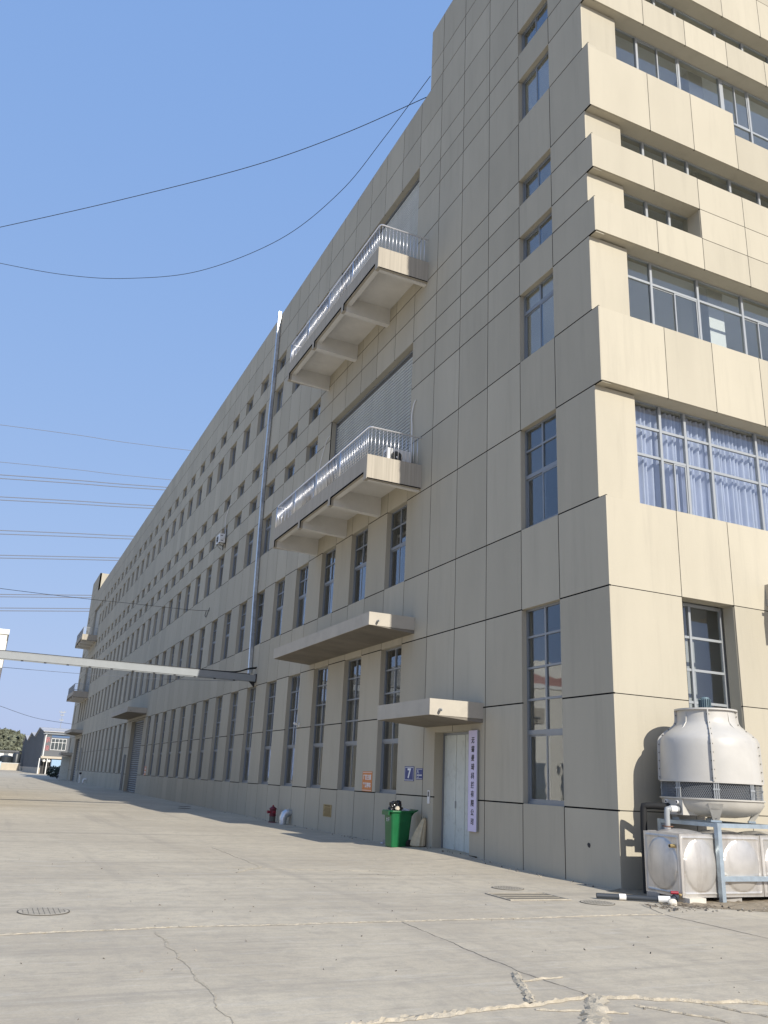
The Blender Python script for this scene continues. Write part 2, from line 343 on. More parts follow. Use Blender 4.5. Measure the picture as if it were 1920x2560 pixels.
mortar(jitter((-1.41, -2.64), (-1.0, -1.7), 6, .02, 38), .014, 39, .002, 'crack', 'crack_dark')
mortar(jitter((-4.2, 2.6), (-2.9, 2.3), 6, .04, 40), .02, 41, .002, 'crack', 'crack_dark')

# dirt strip along the base of the sunny wall
d = MB(); nx_, ny_ = 60, 14
rd = random.Random(5)
for j in range(ny_+1):
    for i in range(nx_+1):
        x = -.35+i*(9.0/nx_); yb = -2.75+.22*math.sin(i*.7)+.15*math.sin(i*1.9)+min(0, .0)
        if x < .9: yb = max(yb, -1.9-(x+.35)*.7)
        y = yb+(0.0-yb)*j/ny_; edge = min(1, j/2, i/2)
        d.v.append((x, y, .004+edge*rd.uniform(.005, .04)))
d.f = [(j*(nx_+1)+i, j*(nx_+1)+i+1, (j+1)*(nx_+1)+i+1, (j+1)*(nx_+1)+i) for j in range(ny_) for i in range(nx_)]
struct(d.build('dirt_strip', 'dirt'))

# ------------------------------------------------------------------ the factory: grid
L_ = 124.3; WB = 20.0; REC = 0.233
H = [0, 1.40, 3.61, 5.81, 7.80, 10.51, 12.45, 14.50, 15.50, 16.36, 17.39, 18.27, 20.31, 21.89, 22.86, 23.79, 25.28, 26.80]
HT = H + [27.86, 29.65]
PITCH, Y0, WW = 3.156, 9.83, 1.53
V = [0, 1.70, 3.23, 4.87, 6.52, 8.16]
KMAX = 33
for k in range(KMAX+1): V += [Y0+PITCH*k, Y0+PITCH*k+WW]
V += [117.4, 119.2, 121.05, 122.58, L_]
TOWER_Y, TOWER_FAR = 9.12, L_-9.12
ROWS = [('g', 1.40, 5.81), ('s', 7.80, 10.51), ('t', 12.45, 14.50), ('m', 15.50, 16.36), ('m2', 17.39, 18.27), ('u', 20.31, 21.89), ('m3', 22.86, 23.79)]
WINS = []                                       # (type, y right jamb, z sill, z lintel, width)
for r in ROWS: WINS.append((r[0], 1.70, r[1], r[2], 1.53)); WINS.append((r[0], 121.05, r[1], r[2], 1.53))
for k in range(KMAX+1):
    y = Y0+PITCH*k
    for r in ROWS:
        if k < 3 and r[0] not in 'gs': continue
        if k > 30 and r[0] != 's': continue
        if r[0] == 'g' and k in (15, 16, 17): continue
        WINS.append((r[0], y, r[1], r[2], WW))
OPEN = [(y, y+w, a, b) for (_, y, a, b, w) in WINS]
RD = [(9.83, 17.67, 11.43, 16.36), (9.83, 17.67, 19.06, 23.79), (106.65, 114.45, 11.43, 16.36), (106.65, 114.45, 19.06, 23.79),
      (57.17, 63.45, 0.0, 5.72), (107.6, 113.6, 0.0, 5.5)]
DOOR = (5.58, 7.51, -.2, 3.08)
OPEN += RD + [DOOR]
def subtract(rects, o):
    out = []
    for (a, b, c, d) in rects:
        x0, x1, z0, z1 = max(a, o[0]), min(b, o[1]), max(c, o[2]), min(d, o[3])
        if x1-x0 < 1e-4 or z1-z0 < 1e-4: out.append((a, b, c, d)); continue
        if z0 > c: out.append((a, b, c, z0))
        if z1 < d: out.append((a, b, z1, d))
        if x0 > a: out.append((a, x0, z0, z1))
        if x1 < b: out.append((x1, b, z0, z1))
    return [r for r in out if r[1]-r[0] > 1e-3 and r[3]-r[2] > 1e-3]

B_Y = thing('factory_building', 'long beige panelled factory block with rows of narrow windows and stepped sunlit end', 'building')
fac = B_Y
G2, GH, PT = .013, .016, .035                              # half joint, panel thickness
PANELS = []                                      # (area px, kind, list of boxes)
core, seal = MB(), MB()
def cell_boxes(a, b, c, d, holes):
    rects = [(a, b, c, d)]
    for o in holes:
        if o[0] < b and o[1] > a and o[2] < d and o[3] > c: rects = subtract(rects, o)
    return rects
def shrink(r, full, g=G2):
    a, b, c, d = r
    return (a+(g if abs(a-full[0]) < 1e-6 else 0), b-(g if abs(b-full[1]) < 1e-6 else 0), c+(g if abs(c-full[2]) < 1e-6 else 0), d-(g if abs(d-full[3]) < 1e-6 else 0))
def parea(corners):
    q = [proj(c) for c in corners]
    if any(x is None for x in q): return 0
    if max(x[0] for x in q) < 0 or min(x[0] for x in q) > 1920 or max(x[1] for x in q) < 0 or min(x[1] for x in q) > 2560: return 0
    s = 0
    for i in range(4): s += q[i][0]*q[(i+1) % 4][1]-q[(i+1) % 4][0]*q[i][1]
    return abs(s)/2
STRIP_ROWS = [(7.80, 10.51), (12.45, 14.50), (15.50, 16.36), (17.39, 18.27), (20.31, 21.89), (22.86, 23.79)]
def in_strip(z): return any(a < z < b for a, b in STRIP_ROWS)
for j in range(len(V)-1):
    tower = V[j+1] <= TOWER_Y+1 and V[j] < 9 or V[j] >= TOWER_FAR-.6
    hh = HT if (V[j+1] <= 8.2 or V[j] >= 117) else H
    for i in range(len(hh)-1):
        a, b, c, d_ = V[j], V[j+1], hh[i], hh[i+1]
        if i == 0: c = -.15
        if j == 0 and in_strip((c+d_)/2): a = REC
        holes = [o for o in OPEN]
        rects = cell_boxes(a, b, c, d_, holes)
        if not rects: continue
        full = (a, b, c, d_)
        boxes = []
        def opn(y, z): return any(o[0] < y < o[1] and o[2] < z < o[3] for o in OPEN)
        for r in rects:
            ym, zm = (r[0]+r[1])/2, (r[2]+r[3])/2
            eb = abs(r[1]-b) < 1e-6 and not opn(b+.05, zm); et = abs(r[3]-d_) < 1e-6 and not opn(ym, d_+.05)
            ea = abs(r[0]-a) < 1e-6 and j and not opn(a-.05, zm); ec = abs(r[2]-c) < 1e-6 and i and not opn(ym, c-.05)
            boxes.append((0, PT, r[0]+(G2 if ea else 0), r[1]-(G2 if eb else 0), r[2]+(GH if ec else 0), r[3]-(GH if et else 0)))
            core.box(PT+.001, .30, max(r[0], a+PT+.001) if j == 0 else r[0], r[1], r[2], r[3])
            if eb: seal.box(.004, PT+.002, b-G2-.001, b, r[2], r[3])
            if et: seal.box(.0045, PT+.002, r[0], r[1], d_-GH-.001, d_)
            if ec: seal.box(.0047, PT+.002, r[0], r[1], c, c+GH+.001)
            if ea: seal.box(.0042, PT+.002, a, a+G2+.001, r[2], r[3])
        PANELS.append((parea([(0, a, c), (0, b, c), (0, b, d_), (0, a, d_)]), boxes))
# column between 8.16 and 9.12 on the tower's upper part (near) and the matching far one
for (a, b) in ((8.16, TOWER_Y), (TOWER_FAR, 117.4)):
    for c, d_ in ((26.80, 27.86), (27.86, 29.65)):
        PANELS.append((parea([(0, a, c), (0, b, c), (0, b, d_), (0, a, d_)]), [(0, PT, a+G2, b-(0 if a < 50 else G2), c+G2, d_-G2)]))
        core.box(PT+.001, .25, a, b, c, d_); seal.box(.004, PT+.002, a-G2, a+G2, c, d_); seal.box(.0045, PT+.002, a, b, c-G2, c+G2)

# ---- facade B (sunny end)
WX = [0, 1.9565, 3.47, 5.07, 6.62, 8.2, 9.75, 11.3, 12.9, 14.5, 16.1, 17.7, WB]
BWIN = (1.9565, 3.47, 1.40, 5.81)
BDOOR = (6.62, 9.75, -.2, 4.2)
def b_cell(a, b, c, d_, yp=0.0, back=.33, holes=(), jx=True, top=True):
    full = (a, b, c, d_); a2 = a if a > 1e-6 else PT
    rects = cell_boxes(a2, b, c, d_, holes)
    boxes = []
    for r in rects:
        s_ = shrink(r, full, .009); s_ = s_ if top else (s_[0], s_[1], s_[2], r[3]); boxes.append((s_[0], s_[1], yp, yp+PT, s_[2], s_[3]))
        core.box(max(r[0], .251), r[1], yp+PT+.001, back, r[2], r[3])
        if jx:
            if abs(r[1]-b) < 1e-6: seal.box(b-.010, b+.010, yp+.010, yp+PT+.002, r[2], r[3])
            if top and abs(r[3]-d_) < 1e-6: seal.box(max(r[0], PT), r[1], yp+.0065, yp+PT+.002, d_-.010, d_+.010)
    if boxes: PANELS.append((parea([(a, yp, c), (b, yp, c), (b, yp, d_), (a, yp, d_)]), boxes))
for j in range(len(WX)-1):
    a, b = WX[j], WX[j+1]
    for c, d_ in ((-.15, 1.40), (1.40, 3.61), (3.61, 5.81), (5.81, 7.765)): b_cell(a, b, c, d_, 0, .33, (BWIN, BDOOR), top=d_ < 7)
    for c, d_ in ((10.53, 12.42), (14.53, 15.47), (16.38, 17.355), (21.90, 22.83), (23.80, 25.28), (25.28, 26.80), (26.80, 27.86), (27.86, 29.65)):
        b_cell(a, b, c, d_, 0, .62, top=(c > 23.7 or (c < 16.39 and c > 14 and a > 3.4)))
    b_cell(a, b, 18.28, 20.19 if b < 5.1 else 19.46, 0, .62, top=False)
    if a > 3.4: b_cell(a, b, 15.47, 16.38, 0, .62)
# sloping sill tops of the bands
sill = MB()
for z, zt in ((7.765, 7.80), (12.42, 12.45), (15.47, 15.50), (17.355, 17.39), (22.83, 22.86)):
    xe = 3.47 if z == 15.47 else WB
    sill.prism([(.036, z), (.60, z), (.60, zt+.01), (.25, zt)], 'x', .04, xe)
sill.prism([(.036, 20.19), (.60, 20.19), (.60, 20.32), (.25, 20.31)], 'x', .04, 5.07)
sill.prism([(.036, 19.46), (.60, 19.46), (.60, 19.50), (.25, 19.50)], 'x', 5.075, WB)
sill.box(5.07, 5.10, .04, .60, 19.47, 20.20)
sill.build('window_sill', 'wall', fac)
# recessed corner piers
for c, d_ in STRIP_ROWS: b_cell(0, 1.15, c, d_, REC, .55, jx=False)

# ---- emit the panels: the largest 300 as objects, the rest as one
PANELS.sort(key=lambda p: -p[0])
unit = MB().box(0, 1, 0, 1, 0, 1).mesh('panel', 'panel')
for i, (ar, boxes) in enumerate(PANELS[:300]):
    if len(boxes) == 1:
        x0, x1, y0, y1, z0, z1 = boxes[0]; link('panel', unit, fac, (x0, y0, z0), (x1-x0, y1-y0, z1-z0))
    else:
        m_ = MB()
        for q in boxes: m_.box(*q)
        m_.build('panel', 'panel', fac)
m_ = MB()
for ar, boxes in PANELS[300:]:
    for q in boxes: m_.box(*q)
stuff(m_.build('panel_field', 'panel_far', fac))
core.build('wall', 'wall', fac)
seal.build('joint_sealant', 'sealant', fac)

# parapets, roof, remaining outer walls
rf = MB()
rf.box(.26, WB, .63, L_-.3, 25.3, 25.55)
rf.box(PT+.002, .30, TOWER_Y+.25, TOWER_FAR-.25, 26.801, 26.86)
rf.box(.30, 7.6, 9.10, 9.119, 25.5, 29.64).box(7.4, 7.6, .64, 9.09, 25.5, 29.64)
rf.box(.26, 7.6, .64, 9.1, 28.6, 28.8)
rf.box(.001, 7.6, TOWER_FAR+.0, TOWER_FAR+.2, 26.81, 29.64).box(.26, 7.6, TOWER_FAR+.2, L_-.01, 28.6, 28.8).box(7.4, 7.6, TOWER_FAR+.2, L_-.01, 26, 29.6)
rf.box(.26, WB, L_-.3, L_-.002, -.1, 26.8).box(.26, 7.6, L_-.3, L_-.003, 26.81, 29.6)
rf.box(WB-.3, WB-.01, .64, L_-.31, -.1, 26.8)
rf.build('roof', 'wall', fac)
# floors, ceilings and inner walls seen through the glass
fl = MB()
fl2 = MB()
for z in (6.75, 11.25, 15.0, 18.85, 22.35): fl.box(.44, WB-.31, .70, 8.9, z, z+.18); fl2.box(.44, WB-.31, 9.051, L_-.31, z, z+.18)
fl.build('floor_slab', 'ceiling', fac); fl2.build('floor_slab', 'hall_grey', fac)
inn = MB()
inn.box(9.2, 9.35, .70, 8.9, 0, 25.3).box(.26, 9.35, 8.901, 8.97, 0, 25.3)
inn.build('inner_wall', 'interior', fac)
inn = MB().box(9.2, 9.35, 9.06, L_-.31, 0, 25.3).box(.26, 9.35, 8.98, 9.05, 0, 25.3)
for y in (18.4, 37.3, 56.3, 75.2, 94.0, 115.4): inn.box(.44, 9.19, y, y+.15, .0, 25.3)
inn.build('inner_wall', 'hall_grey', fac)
for (x, y) in ((4.5, .95), (4.75, 7.6), (.9, 4.3), (10.9, 1.5), (16.5, 1.5)):
    MB().box(x, x+.55, y, y+.55, 0.02, 25.29).build('column', 'column', fac)
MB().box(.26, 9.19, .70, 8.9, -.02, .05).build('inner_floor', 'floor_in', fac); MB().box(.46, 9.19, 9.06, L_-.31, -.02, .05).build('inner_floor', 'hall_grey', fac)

# ------------------------------------------------------------------ windows of facade A
def win_layout(t, z0, z1):
    h = z1-z0
    if t == 'g': return [z0+1.55, z0+2.28, z0+3.01, z0+3.74], 0
    if t == 's': return [z0+1.40, z0+2.10], 0
    if t == 't': return [z0+1.48], 0
    return [], 0
def win_meshes(t, h, w=1.53):
    f = MB(); bars, _ = win_layout(t, 0, h); D0, D1 = .165, .23; e = .05
    f.box(D0, D1, 0, e, 0, h).box(D0, D1, w-e, w, 0, h).box(D0, D1, e, w-e, 0, .06).box(D0, D1, e, w-e, h-e, h)
    panes = []; zs = [.06]+bars+[h-e]; mid = w/2
    for i, b in enumerate(bars):
        th = .05 if i == 0 else .024
        f.box(D0, D1, e, w-e, b-th, b+th)
    for i in range(len(zs)-1):
        a = zs[i]+(.05 if i == 1 else .024 if i > 1 else 0); c = zs[i+1]-((.05 if i == 0 else .024) if i < len(bars) else 0)
        if i == 0:
            # two sliding sashes on two tracks
            s = .042
            for (p, q, x0) in ((e, mid+.03, D0+.006), (mid-.03, w-e, D0+.034)):
                f.box(x0, x0+.028, p, p+s, a, c).box(x0, x0+.028, q-s, q, a, c).box(x0, x0+.028, p+s, q-s, a, a+.05).box(x0, x0+.028, p+s, q-s, c-.04, c)
                panes.append((x0+.010, p+s, q-s, a+.05, c-.04))
        else:
            f.box(D0, D1, mid-.028, mid+.028, a, c)
            panes += [(D0+.03, e, mid-.028, a, c), (D0+.03, mid+.028, w-e, a, c)]
    return f.mesh('window', 'alu'), panes
WM, WP = {}, {}; wr = random.Random(11)
panes_left = 210
for (t, y, a, b, w) in sorted(WINS, key=lambda q: q[1]):
    if t not in WM:
        fm, panes = win_meshes(t, b-a)
        gm = MB()
        for (x, p, q, c, d_) in panes: gm.box(x, x+.006, p, q, c, d_)
        WP[t] = panes; WM[t] = (fm, [MB().box(x, x+.006, p, q, c, d_).mesh('pane', 'glass') for (x, p, q, c, d_) in panes], gm.mesh('glazing', 'glass'))
    fm, pm, gm = WM[t]
    o = link('window', fm, fac, (0 if y > 4 else -.03, y, a))
    q_ = wr.random()
    if q_ < .42 and y > 8:
        bw = wr.uniform(.12, .5); b0 = wr.choice((.06, 1.47-bw)); link('blind', MB().box(.31, .32, b0, b0+bw, .06 if q_ < .3 else (b-a)*wr.uniform(.3, .7), b-a-.05).mesh('blind', 'blind'), o)
    if t in ('m', 'm2', 'u', 'm3') and .42 <= q_ < .55 and y > 8:
        x_, p_, w_, c_, d_ = WP[t][1]; link('pane', MB().box(x_, x_+.006, p_, w_, c_, d_).mesh('pane', 'glass'), o); continue
    if panes_left >= len(pm) and y < 40:
        for m_ in pm: link('pane', m_, o)
        panes_left -= len(pm)
    else: link('glazing', gm, o)

# ------------------------------------------------------------------ windows of facade B
def strip(x0, x1, z0, z1, mulls, trans, sash=(), yg=.42, low=None):
    f = MB(); e = .045
    xs = [x0]+list(mulls)+[x1]; zs = [z0]+list(trans)+[z1]
    f.box(x0, x1, yg, yg+.06, z0, z0+.05).box(x0, x1, yg, yg+.06, z1-e, z1)
    for x in xs: f.box(x-.035, x+.035, yg-.012, yg+.072, z0+.05, z1-e)
    for z in trans: f.box(x0+.03, x1-.03, yg+.002, yg+.058, z-.03, z+.03)
    ps = []
    for i in range(len(xs)-1):
        for k in range(len(zs)-1):
            a, b = xs[i]+.035, xs[i+1]-.035; c, d_ = zs[k]+(.05 if k == 0 else .03), zs[k+1]-(e if k == len(zs)-2 else .03)
            if (i, k) in sash:
                mid = (a+b)/2
                for p, q, yo in ((a, mid+.02, .034), (mid-.02, b, .008)):
                    f.box(p, p+.035, yg+yo, yg+yo+.024, c, d_).box(q-.035, q, yg+yo, yg+yo+.024, c, d_).box(p+.035, q-.035, yg+yo, yg+yo+.024, c, c+.035).box(p+.035, q-.035, yg+yo, yg+yo+.024, d_-.035, d_)
                    ps.append((p+.035, q-.035, yg+yo+.01, c+.035, d_-.035))
            else: ps.append((a, b, yg+.03, c, d_))
    o = f.build('window', 'alu_white', fac)
    for (a, b, y, c, d_) in ps: MB().box(a, b, y, y+.006, c, d_).build('pane', 'glass', o)
    return o
ml = [2.04, 2.81, 3.59, 5.15, 6.27, 7.4, 8.95, 10.5, 12.05, 13.6, 15.15, 16.7, 18.3]
strip(1.16, WB-.4, 7.80, 10.55, ml, (9.17, 9.88), sash=((1, 0), (5, 0)))
strip(1.16, WB-.4, 12.45, 14.53, [2.04, 3.59, 5.15, 6.27, 7.4, 8.95, 10.5, 12.05, 13.6, 15.15, 16.7, 18.3], (13.90,), sash=((1, 0), (3, 0)))
strip(1.16, 3.55, 15.50, 16.40, [2.04, 2.80], ())
strip(1.16, WB-.4, 17.39, 18.29, ml, ())
strip(1.16, 5.15, 20.31, 21.91, [2.04, 3.56], (), sash=((1, 0),))
strip(5.22, WB-.4, 19.50, 21.91, [6.27, 7.4, 8.95, 10.5, 12.05, 13.6, 15.15, 16.7, 18.3], (20.42,), sash=((0, 1),))
strip(1.16, WB-.4, 22.86, 23.81, ml, ())
f = MB(); x0, x1 = 1.96, 3.465; yg = .38
f.box(x0, x0+.05, yg, yg+.07, 1.40, 5.80).box(x1-.05, x1, yg, yg+.07, 1.40, 5.80).box(x0+.05, x1-.05, yg, yg+.07, 5.73, 5.80).box(x0+.05, x1-.05, yg, yg+.07, 1.40, 1.46)
f.box(2.50-.03, 2.50+.03, yg-.01, yg+.06, 1.46, 5.73)
for z in (5.04, 4.33, 3.64, 2.95): f.box(x0+.05, x1-.05, yg+.005, yg+.065, z-.027, z+.027)
o = f.build('window', 'alu_white', fac); zz = [1.46, 2.95, 3.64, 4.33, 5.04, 5.73]
for k in range(5):
    for a, b in ((x0+.05, 2.47), (2.53, x1-.05)): MB().box(a, b, yg+.03, yg+.036, zz[k]+.027, zz[k+1]-.027).build('pane', 'glass', o)
# curtains behind the second-storey strip
c = MB(); nn = 620; rc = random.Random(3)
for i in range(nn+1):
    x = 1.25+i*.0145; y = .70+.085*math.sin(i*.62+1.6*math.sin(i*.06))+.04*math.sin(i*.19)
    c.v += [(x, y, 7.45), (x+.01*math.sin(i*.3), y*.9+.06, 9.3), (x, .64+.45*(y-.70), 10.5)]
c.f = [(i*3+k, i*3+3+k, i*3+4+k, i*3+1+k) for i in range(nn) for k in range(2)]
MB().box(1.6, 4.2, 1.15, 1.2, .05, 6.7).build('partition', 'floor_in', fac)
cu = c.build('curtain', 'curtain', fac, smooth=True)

# ------------------------------------------------------------------ doors, shutters
def shutter(y0, y1, z0, z1, x=.25, pitch=.125, m='shutter'):
    b = MB().box(x-.02, x+.10, y0, y0+.07, z0, z1).box(x-.02, x+.10, y1-.07, y1, z0, z1).box(x-.02, x+.10, y0+.07, y1-.07, z1-.09, z1)
    o = b.build('roller_shutter', 'alu', fac)
    MB().box(x+.066, x+.075, y0+.07, y1-.07, z0, z1-.09).build('shutter_back', 'hall_grey', o)
    s = MB(); k = 6; p = []
    for i in range(k+1):
        t = i/k; p.append((x+.05-.045*math.sin(math.pi*t)**.7, t*pitch*.60))
    p += [(x+.064, pitch*.60), (x+.064, 0)]
    s.prism(p, 'y', 0, y1-y0-.14); me = s.mesh('slat', m)
    n = int((z1-.09-z0)/pitch)
    for i in range(n): link('slat', me, o, (0, y0+.07, z0+i*pitch+.001))
    return o
for r in RD[:3]: shutter(*r)
shutter(*RD[3]); shutter(*RD[4], pitch=.17, x=.32, m='shutter_old'); shutter(*RD[5], pitch=.3, x=.35, m='shutter_old')
# entrance: reveal, frame, four tall leaves
dr = MB().box(.251, .40, 5.40, 7.52, 3.081, 3.3).box(.27, .40, 7.45, 7.56, .05, 3.08).box(.27, .40, 5.45, 7.45, 3.02, 3.08).build('door', 'alu', fac)
ys = [5.40, 5.92, 6.40, 6.875, 7.45]
for a, b in zip(ys, ys[1:]):
    gp = .022 if abs(a-6.875) < .01 or abs(b-6.875) < .01 else .008
    m_ = MB().box(.305, .35, a+gp*.5, b-gp*.5, .12, 3.015); m_.box(.290, .306, b-.06, b-gp*.5-.004, .14, 3.0); m_.build('door_leaf', 'door_paint', dr)
MB().box(.352, .40, 5.4, 7.45, .12, 3.02).build('door_backing', 'dark', dr)
MB().box(.280, .3049, 6.79, 6.83, 1.15, 1.33).build('handle', 'alu_white', dr)
MB().box(.0, .45, 5.2, 7.6, .0, .115).build('threshold', 'canopy', fac)
MB().box(.035, .25, 7.515, 7.517, .1, 3.07).build('reveal', 'wall', fac)
# B door under its canopy
MB().box(6.64, 9.74, .25, .30, .02, 4.18).build('shutter_panel', 'shutter', fac)

# ------------------------------------------------------------------ balconies
def balcony(y0, y1, z0, near=True, mirror=False):
    X = -1.90; zt = z0+.81; b = MB()
    beams = [y0, y0+3.09, y0+6.22, y1-.24]
    # fascia (outer edge beam)
    o = MB().box(X, X+.12, y0, y1, z0+.25, zt)
    for bm in beams: o.box(X, X+.12, bm+(0 if bm > y0+.1 else 0), bm+.24, z0, z0+.25)
    o.box(X+.12, -.001, y0, y0+.10, z0, zt).box(X+.12, -.001, y1-.10, y1, z0, zt)
    o.box(X+.12, -.001, y0+.10, y1-.10, zt-.16, zt-.004)
    bal = o.build('balcony', 'rain_concrete', fac)
    s = MB()
    s.box(X+.121, -.002, y0+.101, y1-.101, zt-.20, zt-.161)
    s.box(X+.121, X+.30, y0+.101, y1-.101, z0+.253, zt-.2)
    for bm in beams:
        a = max(bm, y0+.101); e = min(bm+.24, y1-.101)
        s.prism([(X+.121, z0+.003), (-.002, z0-.06), (-.002, zt-.2), (X+.121, zt-.2)], 'y', a, e)
    s.build('soffit', 'soffit', bal)
    # drip groove line under the fascia
    gr = MB()
    for i in range(3): gr.box(X-.008, X+.02, beams[i]+.25, beams[i+1]-.01, z0+.238, z0+.282).box(X-.008, X+.02, beams[i+1]-.03, beams[i+1]+.005, z0-.004, z0+.26)
    gr.box(X+.02, -.02, y0-.005, y0+.01, z0+.003, z0+.038)
    gr.build('drip_groove', 'sealant', bal)
    # stainless railing
    zr = zt+.96
    rail = [(-.03, y0+.07, zr), (X+.16, y0+.07, zr), (X+.10, y0+.085, zr), (X+.07, y0+.12, zr), (X+.06, y0+.18, zr), (X+.06, y1-.18, zr), (X+.07, y1-.12, zr), (X+.10, y1-.085, zr), (X+.16, y1-.07, zr), (-.03, y1-.07, zr)]
    hr = MB().tube(rail, .028, 8)
    bl = []
    n = 13
    for i in range(n): bl.append((X+.06+.08+i*(1.62/(n-1)), y0+.07))
    m2 = 66
    for i in range(m2): bl.append((X+.06, y0+.14+i*((y1-y0-.28)/(m2-1))))
    for i in range(n): bl.append((X+.14+i*(1.62/(n-1)), y1-.07))
    posts = [y0+.1+ (y1-y0-.2)*k/4 for k in (1, 2, 3, 4)]
    if near:
        autosmooth(hr.build('handrail', 'steel', bal))
        bm_ = MB().tube([(0, 0, 0), (0, 0, .95)], .0105, 6); me = bm_.mesh('baluster', 'steel', True)
        for (x, y) in bl: link('baluster', me, bal, (x, y, zt))
        pm_ = MB().tube([(0, 0, 0), (0, 0, .95)], .026, 8).mesh('post', 'steel', True)
        for y in posts: link('post', pm_, bal, (X+.06, y+.04, zt))
    else:
        for (x, y) in bl[::1]: hr.box(x-.012, x+.012, y-.012, y+.012, zt, zt+.95)
        hr.build('railing', 'alu_white', bal)
    return bal
balcony(8.85, 18.47, 10.61); balcony(8.85, 18.47, 18.19)
balcony(105.83, 115.47, 10.61, False); balcony(105.83, 115.47, 18.19, False)

# ------------------------------------------------------------------ canopies
def canopy(y0, y1, z0, z1, X=-1.51, spout=True):
    c_ = MB().box(X, -.001, y0, y1, z0, z1).build('canopy', 'canopy', fac)
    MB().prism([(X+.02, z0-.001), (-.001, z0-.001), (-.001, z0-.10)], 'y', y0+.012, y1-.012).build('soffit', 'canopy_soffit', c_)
    if spout:
        t = MB().tube([(X+.28, y0+.02, z0+.13), (X+.27, y0-.06, z0+.13), (X+.25, y0-.13, z0+.12)], [.033, .036, .036], 10)
        autosmooth(t.build('drain_spout', 'pvc_grey', c_))
        MB().tube([(X+.25, y0-.131, z0+.12), (X+.25, y0-.133, z0+.12)], .026, 10).build('spout_bore', 'dark', c_)
    return c_
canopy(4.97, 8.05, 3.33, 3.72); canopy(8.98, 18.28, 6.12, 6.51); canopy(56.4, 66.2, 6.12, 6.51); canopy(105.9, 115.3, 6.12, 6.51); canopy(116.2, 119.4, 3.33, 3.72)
cb = MB().box(4.48, 12.2, -1.5, -.001, 5.92, 6.42).build('canopy', 'canopy', fac)
MB().tube([(4.5, -.55, 6.05), (4.36, -.55, 6.05)], .035, 10).build('drain_spout', 'pvc_grey', cb)
# far door leaf standing open under the last canopy
MB().box(-1.15, -.05, 117.9, 118.0, .02, 3.2).build('open_door_leaf', 'door_paint', fac)

# galvanised downpipe
dp = MB(); pth = [(-.11, 27.36, 26.95), (-.11, 27.30, 23.8), (-.11, 27.38, 18.5), (-.11, 27.32, 15.6), (-.11, 27.0, 10.5), (-.11, 26.62, 6.45)]
for a, b in zip(pth, pth[1:]):
    a, b = Vector(a), Vector(b); az = (a-b).normalized(); dp.obox((a+b)/2, (1, 0, 0), (0, 1, 0), az, .075, .10, (a-b).length/2-.005)
pipe = dp.build('downpipe', 'galv', fac)
for z in (25.2, 22.5, 19.9, 17.2, 13.9, 11.2, 8.5):
    t = (26.95-z)/20.5; y = 27.36-.04*t if z > 15.6 else 27.34-(15.6-z)*.078
    MB().box(-.195, -.002, y-.115, y+.115, z-.02, z+.02).build('pipe_collar', 'galv', pipe)

# ================================================================== things fixed to the factory
t = thing('company_signboard', 'tall narrow lilac board with black Chinese characters beside the entrance door', 'sign', (-.03, 5.345, .67))
b = MB().box(-.035, .0, -.205, .205, 0, 2.39).build('board', 'lilac', t)
MB().box(-.038, .002, -.211, -.206, 0, 2.39).box(-.038, .002, .206, .211, 0, 2.39).build('edge_trim', 'alu_white', t)
MB().box(.0, .03, -.15, -.11, .3, .34).box(.0, .03, .11, .15, .3, .34).box(.0, .03, -.15, -.11, 2.1, 2.14).box(.0, .03, .11, .15, 2.1, 2.14).build('standoff', 'alu', t)
for i, ch in enumerate('无锡曼琦科技有限公司'):
    o = text_on_A('character', ch, 'ink', -.037, 0, 2.14-i*.214, .165, t, .92, .003, .12)
t = thing('house_number_plate', 'square blue plate with a white number 7 left of the entrance', 'sign', (0, 8.99, 1.78))
MB().box(-.012, -.001, -.30, .30, 0, .40).build('plate', 'sign_blue', t)
f = MB()
for (a, b, c, d_) in ((-.275, .275, .02, .034), (-.275, .275, .366, .38), (-.275, -.262, .034, .366), (.262, .275, .034, .366)): f.box(-.015, -.0121, a, b, c, d_)
f.build('border', 'sign_white', t); text_on_A('numeral', '7', 'sign_white', -.014, 0, .2, .36, t, 1.15, .012)
t = thing('street_plate', 'small blue address plate next to the plate reading 7', 'sign', (0, 8.35, 1.83))
MB().box(-.012, -.001, -.20, .20, 0, .30).build('plate', 'sign_blue', t)
f = MB()
for (a, b, c, d_) in ((-.18, .18, .02, .03), (-.18, .18, .27, .28), (.03, .15, .05, .058), (.03, .15, .185, .193), (.03, .04, .058, .185), (.14, .15, .058, .185)): f.box(-.015, -.0121, a, b, c, d_)
for k in range(7): f.box(-.015, -.0121, -.15+k*.045, -.12+k*.045, .10, .135)
for k in range(2): f.box(-.015, -.0121, .06+k*.05, .09+k*.05, .21, .245)
f.build('lettering', 'sign_white', t)
def orange(name, label, y, z, w, h, grp=None):
    t = thing(name, label, 'sign', (0, y, z))
    MB().box(-.012, -.001, -w/2, w/2, 0, h).build('plate', 'orange', t)
    f = MB()
    for (a, b, c, d_) in ((-w/2+.03, w/2-.03, .025, .037), (-w/2+.03, w/2-.03, h-.037, h-.025)): f.box(-.015, -.0121, a, b, c, d_)
    f.build('border', 'sign_white', t)
    text_on_A('lettering', '厂区主道', 'sign_white', -.014, 0, h*.69, .165, t, .95, .004)
    text_on_A('lettering', '严禁停车', 'sign_white', -.014, 0, h*.29, .165, t, .95, .004)
orange('parking_notice', 'orange no-parking notice with white Chinese lettering left of the green bin', 11.97, 1.42, .74, .60)
orange('parking_notice', 'faded orange no-parking notice far along the wall beside the roller door', 53.6, 1.42, .8, .65)
t = thing('gas_notice', 'small brass-coloured notice plate with dark lettering low on the wall', 'sign', (0, 15.3, .49))
MB().box(-.012, -.001, -.385, .385, 0, .40).build('plate', 'gold', t); f = MB()
